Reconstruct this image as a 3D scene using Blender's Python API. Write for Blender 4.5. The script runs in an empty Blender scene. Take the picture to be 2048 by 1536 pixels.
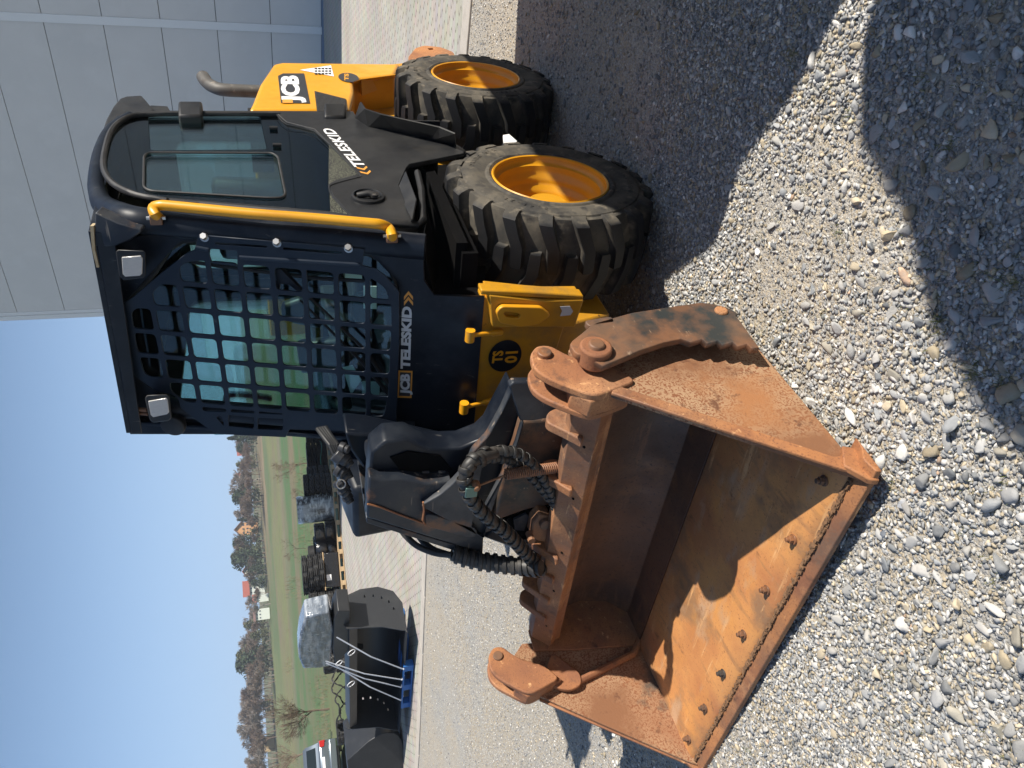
import bpy, bmesh, math, random
import numpy as np
from mathutils import Vector, Matrix
random.seed(7); RS=np.random.RandomState(11)
S=bpy.context.scene
# ------------------------------------------------------------ camera
F=1576.871
CAM=np.array([2.83507,1.19097,1.43414])
_y,_p,_r=3.80501,0.26661,-0.07407
def _basis():
    cp,sp=math.cos(_p),math.sin(_p)
    d=np.array([math.cos(_y)*cp,math.sin(_y)*cp,-sp]); r=np.array([math.sin(_y),-math.cos(_y),0.]); u=np.cross(r,d)
    c,s=math.cos(_r),math.sin(_r)
    return d,c*r+s*u,-s*r+c*u
DD,RR,UU=_basis()
cam=bpy.data.cameras.new('camera'); co=bpy.data.objects.new('camera',cam); S.collection.objects.link(co)
cam.sensor_width=36; cam.lens=F/2048*36; cam.clip_start=.05; cam.clip_end=3000
m=Matrix.Identity(4)
for i in range(3):
    m[i][0]=-UU[i]; m[i][1]=RR[i]; m[i][2]=-DD[i]; m[i][3]=CAM[i]
co.matrix_world=m; S.camera=co
# ------------------------------------------------------------ light
SAZ,SEL=math.radians(99.7),math.radians(38.8)
W=bpy.data.worlds.new('World'); S.world=W; W.use_nodes=True
nt=W.node_tree; bg=nt.nodes['Background']; sky=nt.nodes.new('ShaderNodeTexSky')
sky.sky_type='NISHITA'; sky.sun_disc=False; sky.sun_elevation=SEL; sky.sun_rotation=math.radians(90)-SAZ
sky.air_density=1.15; sky.dust_density=.35; sky.ozone_density=3.5
bg.inputs[1].default_value=.068
_tc=nt.nodes.new('ShaderNodeTexCoord'); _sx=nt.nodes.new('ShaderNodeSeparateXYZ'); nt.links.new(_tc.outputs['Generated'],_sx.inputs[0])
_mr=nt.nodes.new('ShaderNodeMapRange'); _mr.interpolation_type='SMOOTHSTEP'; _mr.inputs[1].default_value=.0; _mr.inputs[2].default_value=.46; _mr.inputs[3].default_value=.92; _mr.inputs[4].default_value=0; nt.links.new(_sx.outputs[2],_mr.inputs[0])
_cr=nt.nodes.new('ShaderNodeValToRGB'); _cr.color_ramp.elements[0].color=(5.4,7.9,11.2,1); _cr.color_ramp.elements[1].color=(2.7,5.0,9.6,1); _cr.color_ramp.elements[1].position=.42; nt.links.new(_sx.outputs[2],_cr.inputs[0])
_mx=nt.nodes.new('ShaderNodeMix'); _mx.data_type='RGBA'; nt.links.new(_mr.outputs[0],_mx.inputs[0]); nt.links.new(sky.outputs[0],_mx.inputs[6]); nt.links.new(_cr.outputs[0],_mx.inputs[7]); nt.links.new(_mx.outputs[2],bg.inputs[0])
sl=bpy.data.lights.new('sun','SUN'); sl.energy=5.0; sl.angle=math.radians(.53); sl.color=(1,.93,.82)
so=bpy.data.objects.new('sun',sl); S.collection.objects.link(so)
sd=Vector((math.cos(SAZ)*math.cos(SEL),math.sin(SAZ)*math.cos(SEL),math.sin(SEL)))
so.rotation_euler=sd.to_track_quat('Z','Y').to_euler()
S.view_settings.view_transform='Standard'; S.view_settings.look='None'; S.view_settings.gamma=1; S.view_settings.exposure=.60
S.render.engine='CYCLES'
S.cycles.max_bounces=6; S.cycles.transparent_max_bounces=12
# ------------------------------------------------------------ helpers: where a sight line meets a plane of the place
def ray(x,y): return DD+RR*(768-y)/F-UU*(x-1024)/F
def pl(x,y,n,k):
    v=ray(x,y); n=np.array(n,float); return CAM+v*((k-n@CAM)/(n@v))
def aX(x,y,k): return pl(x,y,(1,0,0),k)
def aY(x,y,k): return pl(x,y,(0,1,0),k)
def aZ(x,y,k=0.): return pl(x,y,(0,0,1),k)
def GZ(x,y):
    r=math.hypot(x-2.8,y-1.2); return .022*max(0.,r-8)
def zr(r): # height of the land by distance
    pts=[(0,0),(8,0),(27,.418),(28.5,.3),(34,.62),(60,1.6),(100,3.3),(160,7.2),(230,12.5),(320,20),(400,25),(700,34),(1500,40)]
    for (a,za),(b,zb) in zip(pts,pts[1:]):
        if r<=b: return za+(zb-za)*(r-a)/(b-a)
    return 40
def aG(x,y,lo=1.,hi=900.):
    v=ray(x,y); t=lo
    while t<hi:
        P=CAM+v*t
        if P[2]<zr(math.hypot(P[0]-2.8,P[1]-1.2)): 
            a,b=t/1.02,t
            for _ in range(30):
                mm=(a+b)/2; P=CAM+v*mm
                if P[2]<zr(math.hypot(P[0]-2.8,P[1]-1.2)): b=mm
                else: a=mm
            return CAM+v*b
        t*=1.02
    return CAM+v*hi
def aR(x,y,r):
    v=ray(x,y); return CAM+v*(r/math.hypot(v[0],v[1]))
def tag(o,label=None,cat=None,group=None,kind=None):
    if label:o['label']=label
    if cat:o['category']=cat
    if group:o['group']=group
    if kind:o['kind']=kind
    return o
def link(o,parent=None):
    S.collection.objects.link(o)
    if parent is not None: o.parent=parent
    return o
def empty(name,loc=(0,0,0),rz=0):
    o=bpy.data.objects.new(name,None); o.location=loc; o.rotation_euler=(0,0,rz); o.empty_display_size=.2; return link(o)
def setmat(me,mat):
    me.materials.clear()
    for q in (mat if isinstance(mat,(list,tuple)) else [mat]): me.materials.append(q)
def meshobj(name,verts,faces,mat,parent=None,smooth=False,bevel=0,mi=None,loc=None,seg=2):
    me=bpy.data.meshes.new(name); me.from_pydata([tuple(map(float,v)) for v in verts],[],faces); me.validate()
    setmat(me,mat)
    if mi is not None:
        for p,i in zip(me.polygons,mi): p.material_index=i
    return finish(name,me,parent,smooth,bevel,loc,seg)
def finish(name,me,parent=None,smooth=False,bevel=0,loc=None,seg=2):
    bm=bmesh.new(); bm.from_mesh(me); bmesh.ops.recalc_face_normals(bm,faces=bm.faces); bm.to_mesh(me); bm.free()
    if smooth: me.shade_smooth()
    o=bpy.data.objects.new(name,me); link(o,parent)
    if loc is not None: o.location=loc
    if bevel:
        b=o.modifiers.new('bevel','BEVEL'); b.width=bevel; b.segments=seg; b.limit_method='ANGLE'; b.angle_limit=math.radians(40); b.harden_normals=False
        me.shade_smooth(); 
        try: me.set_sharp_from_angle(angle=math.radians(38))
        except Exception: pass
    elif smooth:
        try: me.set_sharp_from_angle(angle=math.radians(45))
        except Exception: pass
    return o
class MB:
    def __init__(s): s.v=[]; s.f=[]; s.m=[]
    def add(s,v,f,mi=0):
        b=len(s.v); s.v+=[tuple(map(float,q)) for q in v]; s.f+=[tuple(b+i for i in q) for q in f]; s.m+=[mi]*len(f); return s
    def box(s,a,b,mi=0,M=None):
        x0,y0,z0=a; x1,y1,z1=b
        v=[(x0,y0,z0),(x1,y0,z0),(x1,y1,z0),(x0,y1,z0),(x0,y0,z1),(x1,y0,z1),(x1,y1,z1),(x0,y1,z1)]
        if M is not None: v=[tuple(M@Vector(q)) for q in v]
        return s.add(v,[(0,3,2,1),(4,5,6,7),(0,1,5,4),(1,2,6,5),(2,3,7,6),(3,0,4,7)],mi)
    def prism(s,pts,vec,mi=0):
        vec=np.array(vec,float); p=[np.array(q,float) for q in pts]; n=len(p)
        return s.add(p+[q+vec for q in p],[tuple(range(n)),tuple(range(2*n-1,n-1,-1))]+[(i,(i+1)%n,n+(i+1)%n,n+i) for i in range(n)],mi)
    def tube(s,pts,r,n=10,mi=0,closed=False,caps=True):
        P=[np.array(q,float) for q in pts]; N=len(P); rr=r if hasattr(r,'__len__') else [r]*N
        T=[]
        for i in range(N):
            a=P[(i-1)%N] if (closed or i>0) else P[i]; b=P[(i+1)%N] if (closed or i<N-1) else P[i]
            t=b-a; T.append(t/(np.linalg.norm(t)+1e-12))
        ref=np.array([0,0,1.]) if abs(T[0][2])<.9 else np.array([1.,0,0])
        nrm=np.cross(T[0],ref); nrm/=np.linalg.norm(nrm); v=[]
        for i in range(N):
            nrm=nrm-T[i]*(nrm@T[i]); nrm/=np.linalg.norm(nrm)+1e-12; bn=np.cross(T[i],nrm)
            for k in range(n):
                a=2*math.pi*k/n; v.append(P[i]+rr[i]*(math.cos(a)*nrm+math.sin(a)*bn))
        f=[]
        for i in range(N if closed else N-1):
            j=(i+1)%N
            for k in range(n): f.append((i*n+k,i*n+(k+1)%n,j*n+(k+1)%n,j*n+k))
        if caps and not closed: f+= [tuple(range(n-1,-1,-1)),tuple((N-1)*n+k for k in range(n))]
        return s.add(v,f,mi)
    def cyl(s,a,b,r,n=16,mi=0,r2=None): return s.tube([a,b],[r,r if r2 is None else r2],n,mi)
    def lathe(s,prof,n=48,c=(0,0,0),mi=0,closed=False,axis='y'):
        v=[];m_=len(prof)
        for k in range(n):
            a=2*math.pi*k/n
            for (r,h) in prof:
                if axis=='y': v.append((c[0]+r*math.cos(a),c[1]+h,c[2]+r*math.sin(a)))
                else: v.append((c[0]+r*math.cos(a),c[1]+r*math.sin(a),c[2]+h))
        f=[]
        for k in range(n):
            k2=(k+1)%n
            for i in range(m_ if closed else m_-1):
                j=(i+1)%m_; f.append((k*m_+i,k2*m_+i,k2*m_+j,k*m_+j))
        return s.add(v,f,mi)
    def build(s,name,mat,parent=None,smooth=False,bevel=0,loc=None,seg=2):
        return meshobj(name,s.v,s.f,mat,parent,smooth,bevel,s.m,loc,seg)
def smoothpath(pts,n=6,closed=False):
    P=[np.array(p,float) for p in pts]; out=[]; N=len(P)
    for i in range(N if closed else N-1):
        g=lambda k:P[k%N] if closed else P[min(max(k,0),N-1)]
        p0,p1,p2,p3=g(i-1),g(i),g(i+1),g(i+2)
        for k in range(n):
            t=k/n; out.append(.5*((2*p1)+(-p0+p2)*t+(2*p0-5*p1+4*p2-p3)*t*t+(-p0+3*p1-3*p2+p3)*t**3))
    if not closed: out.append(P[-1])
    return out
def rounded(pts,r,n=4):
    out=[];N=len(pts)
    for i in range(N):
        p0,p,p1=[np.array(pts[(i+k)%N],float) for k in(-1,0,1)]
        a=p0-p;b=p1-p;la,lb=np.linalg.norm(a),np.linalg.norm(b)
        if la<1e-6 or lb<1e-6: continue
        rr=min(r,la*.45,lb*.45); a=p+a/la*rr; b=p+b/lb*rr
        for k in range(n+1):
            t=k/n; out.append(tuple((1-t)**2*a+2*t*(1-t)*p+t*t*b))
    return out
def plate(name,org,u,v,outer,holes,th,mat,parent=None,bev=0.,bevel=0):
    """flat sheet with holes, extruded th either side of its middle plane"""
    cu=bpy.data.curves.new(name,'CURVE'); cu.dimensions='2D'; cu.fill_mode='BOTH'; cu.extrude=th/2
    if bev: cu.bevel_depth=bev; cu.bevel_resolution=1; cu.extrude=max(0.,th/2-bev)
    for poly in [outer]+list(holes):
        sp=cu.splines.new('POLY'); sp.points.add(len(poly)-1); sp.use_cyclic_u=True
        for q,p in zip(sp.points,poly): q.co=(p[0],p[1],0,1)
    ob=bpy.data.objects.new('tmp',cu); S.collection.objects.link(ob)
    dg=bpy.context.evaluated_depsgraph_get(); me=bpy.data.meshes.new_from_object(ob.evaluated_get(dg)); bpy.data.objects.remove(ob)
    u=Vector(u).normalized(); v=Vector(v).normalized(); n=u.cross(v)
    M=Matrix(((u.x,v.x,n.x,org[0]),(u.y,v.y,n.y,org[1]),(u.z,v.z,n.z,org[2]),(0,0,0,1)))
    me.transform(M); me.name=name; setmat(me,mat)
    bm=bmesh.new(); bm.from_mesh(me); bmesh.ops.remove_doubles(bm,verts=bm.verts,dist=1e-5); bm.to_mesh(me); bm.free()
    return finish(name,me,parent,bevel=bevel)
def textmesh(body,size,M,ext=.001,bold=0.,shear=0.,spacing=1.,sx=1.):
    cu=bpy.data.curves.new('t','FONT'); cu.body=body; cu.size=size; cu.extrude=ext; cu.offset=bold; cu.shear=shear; cu.space_character=spacing; cu.align_x='CENTER'; cu.align_y='CENTER'; cu.resolution_u=3
    ob=bpy.data.objects.new('tmp',cu); S.collection.objects.link(ob)
    dg=bpy.context.evaluated_depsgraph_get(); me=bpy.data.meshes.new_from_object(ob.evaluated_get(dg)); bpy.data.objects.remove(ob)
    me.transform(M@Matrix.Diagonal((sx,1,1,1))); return me
def frame(org,u,v):
    u=Vector(u).normalized(); v=Vector(v); v=(v-u*v.dot(u)).normalized(); n=u.cross(v)
    return Matrix(((u.x,v.x,n.x,org[0]),(u.y,v.y,n.y,org[1]),(u.z,v.z,n.z,org[2]),(0,0,0,1)))
def meshes_join(name,meshes,mat,parent=None):
    bm=bmesh.new()
    for me in meshes: bm.from_mesh(me)
    me=bpy.data.meshes.new(name); bm.to_mesh(me); bm.free(); setmat(me,mat)
    return finish(name,me,parent)
# ------------------------------------------------------------ materials
def NN(nt,t,**k):
    n=nt.nodes.new('ShaderNode'+t)
    for a,b in k.items(): setattr(n,a,b)
    return n
def mat(name,base,rough=.5,metal=0.,var=(),bump=(),spec=.5,rvar=None,coord='Object',attr=None,coat=0.):
    m=bpy.data.materials.new(name); m.use_nodes=True; nt=m.node_tree; L=nt.links.new; b=nt.nodes['Principled BSDF']
    tc=NN(nt,'TexCoord'); out=tc.outputs[coord]
    col=NN(nt,'RGB'); col.outputs[0].default_value=(*base,1); cur=col.outputs[0]
    if attr:
        at=NN(nt,'Attribute'); at.attribute_name=attr; cur=at.outputs['Color']
    for (sc,lo,hi,c,*rest) in var:
        st=rest[1] if len(rest)>1 else None
        nz=NN(nt,'TexNoise'); nz.inputs['Scale'].default_value=sc; nz.inputs['Detail'].default_value=rest[0] if rest else 5; nz.inputs['Roughness'].default_value=.62
        if st:
            mp=NN(nt,'Mapping'); mp.inputs['Scale'].default_value=st; L(out,mp.inputs[0]); L(mp.outputs[0],nz.inputs[0])
        else: L(out,nz.inputs[0])
        rp=NN(nt,'MapRange'); rp.inputs[1].default_value=lo; rp.inputs[2].default_value=hi; L(nz.outputs[0],rp.inputs[0])
        mx=NN(nt,'Mix',data_type='RGBA'); L(rp.outputs[0],mx.inputs[0]); L(cur,mx.inputs[6]); mx.inputs[7].default_value=(*c,1); cur=mx.outputs[2]
    L(cur,b.inputs['Base Color']); b.inputs['Roughness'].default_value=rough; b.inputs['Metallic'].default_value=metal; b.inputs['Specular IOR Level'].default_value=spec
    if coat: b.inputs['Coat Weight'].default_value=coat; b.inputs['Coat Roughness'].default_value=.15
    if rvar:
        nz=NN(nt,'TexNoise'); nz.inputs['Scale'].default_value=rvar[0]; nz.inputs['Detail'].default_value=6; L(out,nz.inputs[0])
        rp=NN(nt,'MapRange'); rp.inputs[1].default_value=.35; rp.inputs[2].default_value=.7; rp.inputs[3].default_value=rvar[1]; rp.inputs[4].default_value=rvar[2]; L(nz.outputs[0],rp.inputs[0]); L(rp.outputs[0],b.inputs['Roughness'])
    nrm=None
    for (sc,stg,dist) in bump:
        nz=NN(nt,'TexNoise'); nz.inputs['Scale'].default_value=sc; nz.inputs['Detail'].default_value=5; L(out,nz.inputs[0])
        bp=NN(nt,'Bump'); bp.inputs['Strength'].default_value=stg; bp.inputs['Distance'].default_value=dist; L(nz.outputs[0],bp.inputs['Height'])
        if nrm: L(nrm,bp.inputs['Normal'])
        nrm=bp.outputs[0]
    if nrm: L(nrm,b.inputs['Normal'])
    return m
def glassmat(name,tint,refl=.06):
    m=bpy.data.materials.new(name); m.use_nodes=True; nt=m.node_tree; L=nt.links.new; nt.nodes.remove(nt.nodes['Principled BSDF']); o=nt.nodes['Material Output']
    t=NN(nt,'BsdfTransparent'); t.inputs[0].default_value=(*tint,1); g=NN(nt,'BsdfGlossy'); g.inputs['Roughness'].default_value=.03; g.inputs['Color'].default_value=(.9,.95,1,1)
    fr=NN(nt,'LayerWeight'); fr.inputs[0].default_value=.25; mr=NN(nt,'MapRange'); mr.inputs[3].default_value=refl; mr.inputs[4].default_value=.75; L(fr.outputs['Fresnel'],mr.inputs[0])
    mx=NN(nt,'MixShader'); L(mr.outputs[0],mx.inputs[0]); L(t.outputs[0],mx.inputs[1]); L(g.outputs[0],mx.inputs[2]); L(mx.outputs[0],o.inputs[0]); return m
K={}
K['navy']=mat('navy_black_paint',(.005,.008,.015),.40,spec=.32,var=[(6,.5,.75,(.022,.027,.036)),(60,.68,.74,(.07,.07,.07),3,(1,1,.15)),(140,.72,.78,(.10,.085,.065))],bump=[(30,.08,.002)],rvar=(9,.30,.55))
K['black']=mat('black_plastic',(.014,.015,.017),.5,spec=.4,var=[(2.5,.56,.72,(.040,.038,.034),9),(4,.45,.75,(.034,.034,.034)),(90,.7,.76,(.09,.09,.085))],bump=[(200,.1,.001)],rvar=(12,.4,.62))
K['dark']=mat('shade_black',(.003,.003,.0035),.9,spec=.1,var=[(8,.5,.8,(.007,.006,.005))])  # near-black: shade of gaps, hollows and openings put into the colour
K['rubberseal']=mat('rubber_seal',(.02,.02,.021),.55,var=[(20,.5,.8,(.045,.042,.04))])
K['guard']=mat('guard_paint',(.009,.016,.029),.38,spec=.35,var=[(30,.66,.74,(.05,.055,.06)),(7,.5,.8,(.018,.026,.040))],rvar=(15,.3,.5))
K['yellow']=mat('yellow_paint',(.74,.34,.012),.34,var=[(9,.62,.74,(.50,.27,.06),9),(5,.45,.8,(.62,.27,.012)),(45,.72,.78,(.16,.09,.03))],rvar=(10,.28,.5),coat=.15)
K['yellowdirty']=mat('worn_yellow_paint',(.56,.27,.012),.42,var=[(3.1,.52,.66,(.30,.17,.045),9),(4,.45,.75,(.42,.20,.015)),(26,.66,.72,(.05,.035,.02)),(90,.68,.74,(.14,.08,.03))],bump=[(60,.12,.002)],rvar=(10,.35,.6))
K['rail']=mat('yellow_handrail',(.68,.32,.012),.38,var=[(40,.74,.78,(.05,.04,.03)),(6,.5,.8,(.55,.25,.012))])
K['rust']=mat('rusty_steel',(0.290,0.122,0.055),.72,var=[(1.6,.50,.60,(0.152,0.090,0.061),9),(2.2,.42,.66,(0.450,0.196,0.072)),(5.5,.5,.72,(0.217,0.090,0.048)),(3.3,.55,.72,(0.536,0.268,0.123),8),(17,.58,.72,(0.123,0.061,0.038)),(160,.55,.7,(0.189,0.080,0.041),2),(34,.62,.7,(0.580,0.312,0.145),8,(1,.25,1))],bump=[(90,.35,.003),(380,.3,.001)],rvar=(8,.55,.85))
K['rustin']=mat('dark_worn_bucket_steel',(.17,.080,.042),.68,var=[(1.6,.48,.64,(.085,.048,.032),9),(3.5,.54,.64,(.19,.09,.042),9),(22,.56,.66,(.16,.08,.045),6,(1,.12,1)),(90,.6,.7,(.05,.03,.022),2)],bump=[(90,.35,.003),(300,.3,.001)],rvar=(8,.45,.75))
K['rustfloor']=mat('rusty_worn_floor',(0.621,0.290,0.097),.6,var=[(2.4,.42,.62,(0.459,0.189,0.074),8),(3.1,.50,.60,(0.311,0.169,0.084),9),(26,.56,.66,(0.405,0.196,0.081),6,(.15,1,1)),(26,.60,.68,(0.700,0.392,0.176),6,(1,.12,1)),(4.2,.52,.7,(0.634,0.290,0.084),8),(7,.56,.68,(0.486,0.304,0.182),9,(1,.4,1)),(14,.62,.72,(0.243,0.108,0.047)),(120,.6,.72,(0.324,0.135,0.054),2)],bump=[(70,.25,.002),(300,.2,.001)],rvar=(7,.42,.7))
K['rustspeck']=mat('speckled_rusty_steel',(.27,.135,.070),.72,var=[(1.3,.44,.60,(.36,.225,.13),4),(150,.50,.58,(.20,.075,.032),2),(1.9,.50,.58,(.21,.095,.045),9),(3.2,.54,.62,(.085,.062,.047),9),(2.3,.54,.70,(.33,.145,.058),9),(20,.60,.68,(.14,.06,.03),8)],bump=[(130,.4,.002)])
K['rustdark']=mat('dark_worn_steel',(0.144,0.085,0.054),.6,var=[(1.7,.50,.58,(.030,.034,.034),9),(5,.42,.62,(0.250,0.110,0.050),8),(10,.55,.7,(0.044,0.048,0.048),8),(60,.64,.7,(0.275,0.188,0.125),6,(.3,1,1))],bump=[(60,.25,.002)],rvar=(8,.42,.7))
K['boom']=mat('scuffed_dark_boom_steel',(.013,.018,.028),.42,var=[(3.2,.44,.62,(.060,.064,.070),9),(6,.56,.66,(.12,.075,.048),9),(44,.66,.70,(.20,.17,.14),2,(1,.08,1)),(4,.60,.68,(.17,.085,.045),9),(9,.56,.64,(.014,.018,.027),8)],bump=[(25,.12,.003)],rvar=(8,.34,.62))
K['rubber']=mat('tyre_rubber',(.026,.026,.027),.70,var=[(5,.36,.6,(.085,.076,.064)),(18,.5,.68,(.13,.115,.092),8),(14,.56,.68,(.020,.020,.022),8),(90,.6,.72,(.012,.012,.013))],bump=[(70,.2,.003)],rvar=(16,.55,.85))
def tyremat():
    m=mat('tyre_rubber_dusty',(.045,.043,.040),.75,spec=.35,var=[(7,.40,.60,(.105,.093,.074),6),(19,.54,.66,(.15,.13,.10),8),(11,.56,.68,(.024,.024,.025),8)],bump=[(60,.25,.003)]); nt=m.node_tree; L=nt.links.new; b=nt.nodes['Principled BSDF']
    tc=[n for n in nt.nodes if n.type=='TEX_COORD'][0]; s=NN(nt,'SeparateXYZ'); L(tc.outputs['Object'],s.inputs[0]); c=NN(nt,'CombineXYZ'); L(s.outputs[0],c.inputs[0]); L(s.outputs[2],c.inputs[2]); v=NN(nt,'VectorMath',operation='LENGTH'); L(c.outputs[0],v.inputs[0])
    nz=NN(nt,'TexNoise'); nz.inputs['Scale'].default_value=30; nz.inputs['Detail'].default_value=6; L(tc.outputs['Object'],nz.inputs[0]); a=NN(nt,'Math',operation='MULTIPLY_ADD'); L(nz.outputs[0],a.inputs[0]); a.inputs[1].default_value=.022; L(v.outputs['Value'],a.inputs[2])
    mr=NN(nt,'MapRange'); L(a.outputs[0],mr.inputs[0]); mr.inputs[1].default_value=.408; mr.inputs[2].default_value=.426; mr.inputs[4].default_value=.93
    old=b.inputs['Base Color'].links[0].from_socket; mx=NN(nt,'Mix',data_type='RGBA'); L(mr.outputs[0],mx.inputs[0]); L(old,mx.inputs[6]); mx.inputs[7].default_value=(.010,.011,.014,1); L(mx.outputs[2],b.inputs['Base Color'])
    m2=NN(nt,'MapRange'); L(mr.outputs[0],m2.inputs[0]); m2.inputs[3].default_value=.8; m2.inputs[4].default_value=.5; L(m2.outputs[0],b.inputs['Roughness']); return m
K['tyre']=tyremat()
K['newrubber']=mat('new_tyre_rubber',(.016,.016,.017),.6,var=[(9,.5,.8,(.03,.03,.03))])
K['hose']=mat('hose_wrap',(.030,.029,.028),.5,var=[(14,.5,.75,(.07,.062,.055))],bump=[(80,.15,.002)])
K['steel']=mat('zinc_steel',(.55,.53,.5),.35,1.,var=[(30,.5,.8,(.3,.27,.22))])
K['exh']=mat('heat_stained_pipe',(.10,.095,.088),.6,.35,var=[(7,.5,.75,(.06,.045,.035)),(20,.6,.7,(.22,.19,.16))])
K['white']=mat('white_print',(.80,.80,.80),.5,var=[(60,.62,.7,(.5,.5,.5))])
K['silver']=mat('silver_print',(.62,.64,.66),.4,var=[(60,.62,.7,(.4,.4,.42))])
K['orange']=mat('orange_print',(.75,.33,.05),.45)
K['charcoal']=mat('charcoal_sticker',(.035,.036,.040),.4,var=[(40,.66,.72,(.12,.11,.1))])
K['tan']=mat('tan_edge',(.42,.33,.2),.6,var=[(20,.5,.7,(.28,.17,.08))])
K['greenmet']=mat('green_clamp',(.11,.19,.165),.4,.4)
K['red']=mat('red_plastic',(.20,.012,.022),.4)
K['lens']=mat('lamp_lens',(.47,.455,.43),.18,var=[(60,.45,.7,(.42,.41,.40),2,(1,8,1))],bump=[(120,.3,.002)],coat=.6)
K['glass']=glassmat('tinted_glass',(.80,.94,.91),.07)
K['glassdark']=glassmat('dark_band_glass',(.26,.33,.33),.06)
K['glassclear']=glassmat('windscreen_glass',(.84,.97,.955),.04)
# ============================================================ the skid steer loader (origin under its front left tyre face, +X ahead, +Y its left)
RK=0.25928; XG,YG,ZG=.3710,-.20743,1.78218; GA,GB=.103423,.102864
NG=np.array([math.cos(RK),0,math.sin(RK)]); KG=float(NG@np.array([XG,YG,ZG])); VG=np.array([-math.sin(RK),0,math.cos(RK)]); UG=np.array([0,1.,0])
def gp(x,y,off=0.): return pl(x,y,NG,KG+off)
def g2(x,y,off=0.):
    P=gp(x,y,off)-np.array([XG,YG,ZG]); return (float(P@UG),float(P@VG))
def gO(off): return tuple(np.array([XG,YG,ZG])+NG*off)
def gplate(name,outer,holes,off,th,m,parent,bev=0.,r=0.):
    o=[g2(*q,off) for q in outer]
    if r:o=rounded(o,r)
    return plate(name,gO(off),UG,VG,o,holes,th,m,parent,bev)
loader=empty('skid_steer_loader')
tag(loader,'yellow and black skid steer loader with caged cab and open rusty bucket on gravel','loader')
# ---- wheels
def wheel_mesh():
    rim=MB().lathe([(.222,-.028),(.232,-.012),(.236,-.003),(.232,.002),(.226,-.001),(.224,-.016),(.219,-.030),(.209,-.036),(.206,-.052),(.203,-.070),(.193,-.080),(.191,-.098),(.188,-.112),(.172,-.124),(.169,-.145),(.166,-.160),(.150,-.176),(.128,-.184),(.085,-.180),(.075,-.170),(.0,-.168)],64)
    rim.lathe([(.222,-.028),(.205,-.075),(.19,-.20),(.222,-.27),(.236,-.30)],64)
    ty=MB()
    prof=[(.224,-.012),(.238,-.002),(.247,.004),(.256,.003),(.262,-.003),(.270,-.002),(.300,.006),(.335,.006),(.352,.002),(.356,-.004),(.366,-.003),(.373,-.006),(.377,-.020),(.381,-.045),(.386,-.10),(.387,-.15),(.386,-.20),(.381,-.255),(.377,-.28),(.373,-.294),(.345,-.304),(.30,-.306),(.26,-.303),(.238,-.298),(.224,-.288)]
    ty.lathe(prof,96)
    N=19
    st=[(.003,.374,.360,-.018,.034),(-.007,.404,.372,-.016,.034),(-.015,.418,.376,-.012,.036),(-.060,.4235,.380,.010,.054),(-.104,.425,.382,.032,.074),(-.168,.4255,.382,.036,.076),(-.182,.423,.382,.039,.073)]
    for side in (0,1):
        for k in range(N):
            t0=2*math.pi*(k+side*.5)/N; V=[];Fc=[]
            jit=RS.uniform(-.002,.002)
            for (y,rt,rb,a0,a1) in st:
                yy=y if side==0 else -.30-y
                for (rr,e) in ((rb,-.006),(rt,0.)):
                    for a in (a0+e,a1-e):
                        th=t0-a/.4; V.append(((rr+jit*(rr==rt))*math.cos(th),yy,(rr+jit*(rr==rt))*math.sin(th)))
            n=len(st)
            for i in range(n-1):
                b=i*4;c=b+4
                Fc+=[(b+2,b+3,c+3,c+2),(b,b+2,c+2,c),(b+3,b+1,c+1,c+3)]
            Fc+=[(0,1,3,2),((n-1)*4,(n-1)*4+2,(n-1)*4+3,(n-1)*4+1)]
            ty.add(V,Fc)
    # raised lettering round the sidewall
    ls=[]
    for word,c0 in (('RIM GUARD',2.55),('TUBELESS',5.3),('12-16.5',.9)):
        for i,ch in enumerate(word):
            if ch==' ':continue
            th=c0-(i-(len(word)-1)/2)*.082
            u=Vector((math.sin(th),0,-math.cos(th))) if False else None
            rad=Vector((math.cos(th),0,math.sin(th))); tang=Vector((rad.z,0,-rad.x))
            # seen from +Y the x axis runs to the left
            M=frame((rad.x*.318,.007,rad.z*.318),tuple(-tang),tuple(rad)) 
            if M.to_3x3().determinant()<0: pass
            n=M.col[2].xyz
            if n.y<0: M=frame((rad.x*.318,.007,rad.z*.318),tuple(tang),tuple(rad))
            ls.append(textmesh(ch,.026,M,.0012,.0006))
    return rim,ty,ls
rimb,tyb,lets=wheel_mesh()
bolts=MB(); bolts.tube([(0,-.182,0),(0,-.170,0),(0,-.1695,0),(0,-.158,0),(0,-.1575,0),(0,-.145,0)],[.019,.019,.0155,.0155,.008,.008],6)
w0=rimb.build('wheel',K['yellow'],loader,smooth=True)
tyb.v=[(a,(b*1.13 if b<0 else b),c) for a,b,c in tyb.v]
t0_=tyb.build('tyre',K['tyre'],w0,smooth=True,bevel=.0028,seg=1)
_bm=bmesh.new(); _bm.from_mesh(t0_.data); [_bm.from_mesh(q) for q in lets]; _bm.to_mesh(t0_.data); _bm.free()
nuts=[bolts.build('wheel_nut',K['rustdark'],w0)]
for k in range(1,8): nuts.append(link(nuts[0].copy(),w0))
for k,q in enumerate(nuts): a=2*math.pi*k/8+.25; q.location=(.108*math.cos(a),0,.108*math.sin(a))
def put_wheel(x,y,rz,spin,first=False):
    w=w0
    if not first:
        w=w0.copy(); link(w,loader)
        for c in [t0_]+nuts:
            d=c.copy(); link(d,w)
    w.location=(x,y,.402); w.rotation_euler=(0,spin,rz)
put_wheel(0,0,0,.3,True); put_wheel(-1.362,0,0,1.1); put_wheel(0,-1.66,math.pi,.5); put_wheel(-1.362,-1.66,math.pi,.9)
for x in (0,-1.362):
    MB().cyl((x,-.10,.40),(x,-1.56,.40),.075,20).build('axle',K['yellowdirty'],loader,smooth=True)
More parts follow.
